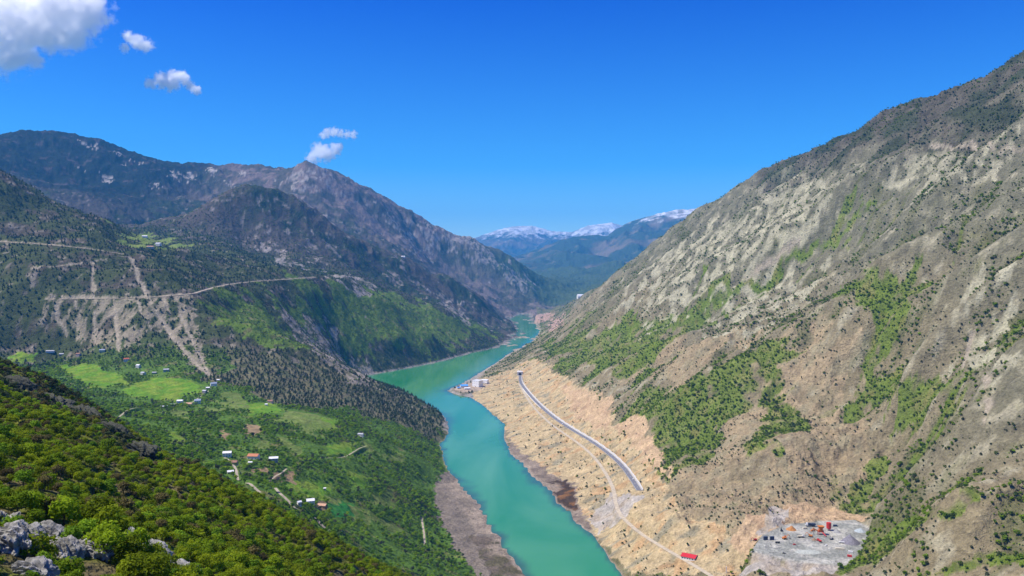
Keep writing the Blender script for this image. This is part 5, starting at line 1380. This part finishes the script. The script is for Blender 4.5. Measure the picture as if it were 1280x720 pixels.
# near slope: close canopy of bushy trees
x, y = jitter_grid(-520, 60, 45, 640, 2.7)
zz = height(x, y, False)
edge = np.hypot(x, y) < 640
m = edge & (zz > 285) & ~blocked(x, y) & (np.hypot(x, y) > 48)
dens = fbm(x, y, 60, 3, 401)
m &= rng.uniform(0, 1, len(x)) < np.clip(.95 + .6 * dens, .3, 1)
x, y = x[m], y[m]
sc = (.42 + .5 * rng.uniform(0, 1, len(x)) ** 1.6 + .35 * (rng.uniform(0, 1, len(x)) < .06)) * np.clip(.95 + .5 * fbm(x, y, 45, 2, 402), .55, 1.4)
crest_pts = np.array([P(*p)[:2] for p in [(-200, 408, 560), (0, 463, 520), (60, 480, 515), (130, 530, 480), (230, 590, 440)]])
dc, _ = seg_dist(crest_pts, x, y)
craggy = (dc < 85 + 40 * fbm(x, y, 50, 2, 403)) & (x < -150) & (fbm(x, y, 38, 2, 404) > -.45)
xc, yc, scc = x[craggy], y[craggy], sc[craggy]; thin = rng.uniform(0, 1, len(xc)) < .8; xc, yc, scc = xc[thin], yc[thin], scc[thin]
x, y, sc = x[~craggy], y[~craggy], sc[~craggy]
sc = sc * .9
def near_label(px, py):
    return 'olive green bushy tree in the dense cover of the near slope'
grow('bushy_tree', 'tree', near_label, 'bushy trees on the near slope', x, y, sc, protos('bush', 8, 1100, .20, 4.2, 2.5, [olive_leaf, spring_leaf, olive_leaf, bare_twig, spring_leaf, valley_leaf, olive_leaf, olive_leaf], 1000, 8), 300, True,
     'near_slope_scrub', 'dense olive green scrub covering the near slope at the lower left')

grow('dark_bush', 'bush', lambda px, py: 'dark grey green bush among the dark rocks on the crest of the near slope', 'dark bushes on the near crest', xc, yc, scc, protos('bush', 5, 700, .24, 4.0, 2.2, [grey_leaf, pine_leaf, dark_leaf, bare_twig, valley_leaf], 1050, 7), 200, True,
     'crest_scrub', 'dark scrub along the craggy crest of the near slope')

# the village basin and its riverside woods
x, y = jitter_grid(-1700, 60, 640, 2650, 6.6)
zz = height(x, y, False)
_, veg, right, near, basin, inz = cover(x, y, zz)
m = ~right & (np.hypot(x, y) > 640) & (zz > 4) & ((basin > .3) | (y < 1000)) & ~inz['olive'] & ~np.any([inz[k] for k in CROPS], axis=0) & ~blocked(x, y)
m &= rng.uniform(0, 1, len(x)) < np.clip(veg, .08, .95)
x, y = x[m], y[m]
sc = .45 + .75 * rng.uniform(0, 1, len(x)) ** 1.5
grow('broadleaf_tree', 'tree', lambda px, py: 'rounded green broadleaf tree in the woods and orchards round the village', 'broadleaf trees round the village', x, y, sc,
     protos('tree', 6, 240, .55, 7.5, 3.6, [valley_leaf, valley_leaf, grey_leaf, valley_leaf, spring_leaf, valley_leaf], 1100), 300, False, 'valley_woodland', 'green broadleaf woodland and orchards filling the valley floor')

# dark pines on the spur and the left hill
x, y = jitter_grid(-3200, -60, 1900, 5000, 13)
zz = height(x, y, False)
_, veg, right, near, basin, inz = cover(x, y, zz)
m = ~right & (zz > 6) & ((basin < .6) | inz['olive']) & ~inz['greenL'] & ~blocked(x, y) & ~np.any([inz[k] for k in CROPS], axis=0)
m &= rng.uniform(0, 1, len(x)) < veg * np.where(inz['olive'], 1, .75)
x, y = x[m], y[m]
grow('pine_tree', 'tree', lambda px, py: 'dark grey green pine on the wooded spur left of the lake', 'pines on the wooded spur', x, y, rng.uniform(.6, 1.3, len(x)),
     protos('pine', 4, 150, .8, 9.0, 3.2, [pine_leaf, grey_leaf], 1200), 300, False, 'hill_pine_forest', 'dark pine forest over the left hill and spur')
x, y = jitter_grid(-3200, -40, 2300, 5400, 12)
zz = height(x, y, False)
_, veg, right, near, basin, inz = cover(x, y, zz)
m = ~right & (zz > 6) & (basin < .5) & (inz['greenL'] | inz['fan'] | inz['gullyL'] | (y > 4300)) & ~blocked(x, y)
m &= rng.uniform(0, 1, len(x)) < np.clip(veg * 1.0, 0, 1)
x, y = x[m], y[m]
P_sh = protos('bush', 4, 90, .62, 3.4, 2.3, [shrub_leaf, bright_leaf, bright_leaf, shrub_leaf], 1300, 5)
grow('hill_shrub', 'shrub', lambda px, py: '', None, x, y, rng.uniform(.7, 1.6, len(x)), P_sh, 0, False, 'hill_scrub', 'green scrub over the slopes left of the lake')

# right mountain
def right_side(y0, y1, s, prob):
    x, y = jitter_grid(-150, 2700, y0, y1, s)
    zz = height(x, y, False)
    _, veg, right, near, basin, inz = cover(x, y, zz)
    m = right & (zz > 8) & ~blocked(x, y) & ~inz['mudR'] & ~inz['pond']
    m &= rng.uniform(0, 1, len(x)) < np.clip(veg * prob * np.where(inz['greenR'], 1.15, 1), 0, 1)
    return x[m], y[m], inz['greenR'][m] | (veg[m] > .6), inz['topR'][m]
a = right_side(640, 2300, 4.7, .85); b_ = right_side(2300, 4200, 6.8, .9); c_ = right_side(4200, 7000, 14, .9)
x, y, g, tp = [np.concatenate(q) for q in zip(a, b_, c_)]
sc = (.28 + 1.15 * rng.uniform(0, 1, len(x)) ** 2.6) * np.where(g, 1.45, 1.0) * np.where(y > 4200, 1.4, 1)
bright = g & ~tp & (rng.uniform(0, 1, len(x)) < .93)
P_r1 = protos('bush', 4, 110, .50, 3.4, 2.0, [bright_leaf, shrub_leaf, bright_leaf, spring_leaf], 1400, 5)
P_r2 = protos('bush', 4, 110, .50, 3.4, 1.9, [dark_leaf, shrub_leaf, grey_leaf, shrub_leaf], 1500, 5)
grow('green_shrub', 'shrub', lambda px, py: 'bright green shrub in the gullies of the right mountain above the quarry', 'green shrubs above the quarry', x[bright], y[bright], sc[bright], P_r1, 300, False,
     'gully_scrub', 'bright green scrub following the gullies of the right mountain')
grow('dark_shrub', 'shrub', lambda px, py: 'small dark shrub dotted on the bare rock of the right mountain', 'dark shrubs on the right mountain', x[~bright], y[~bright], sc[~bright], P_r2, 300, False,
     'mountain_scrub', 'dark scrub dotted over the rocky flank of the right mountain')
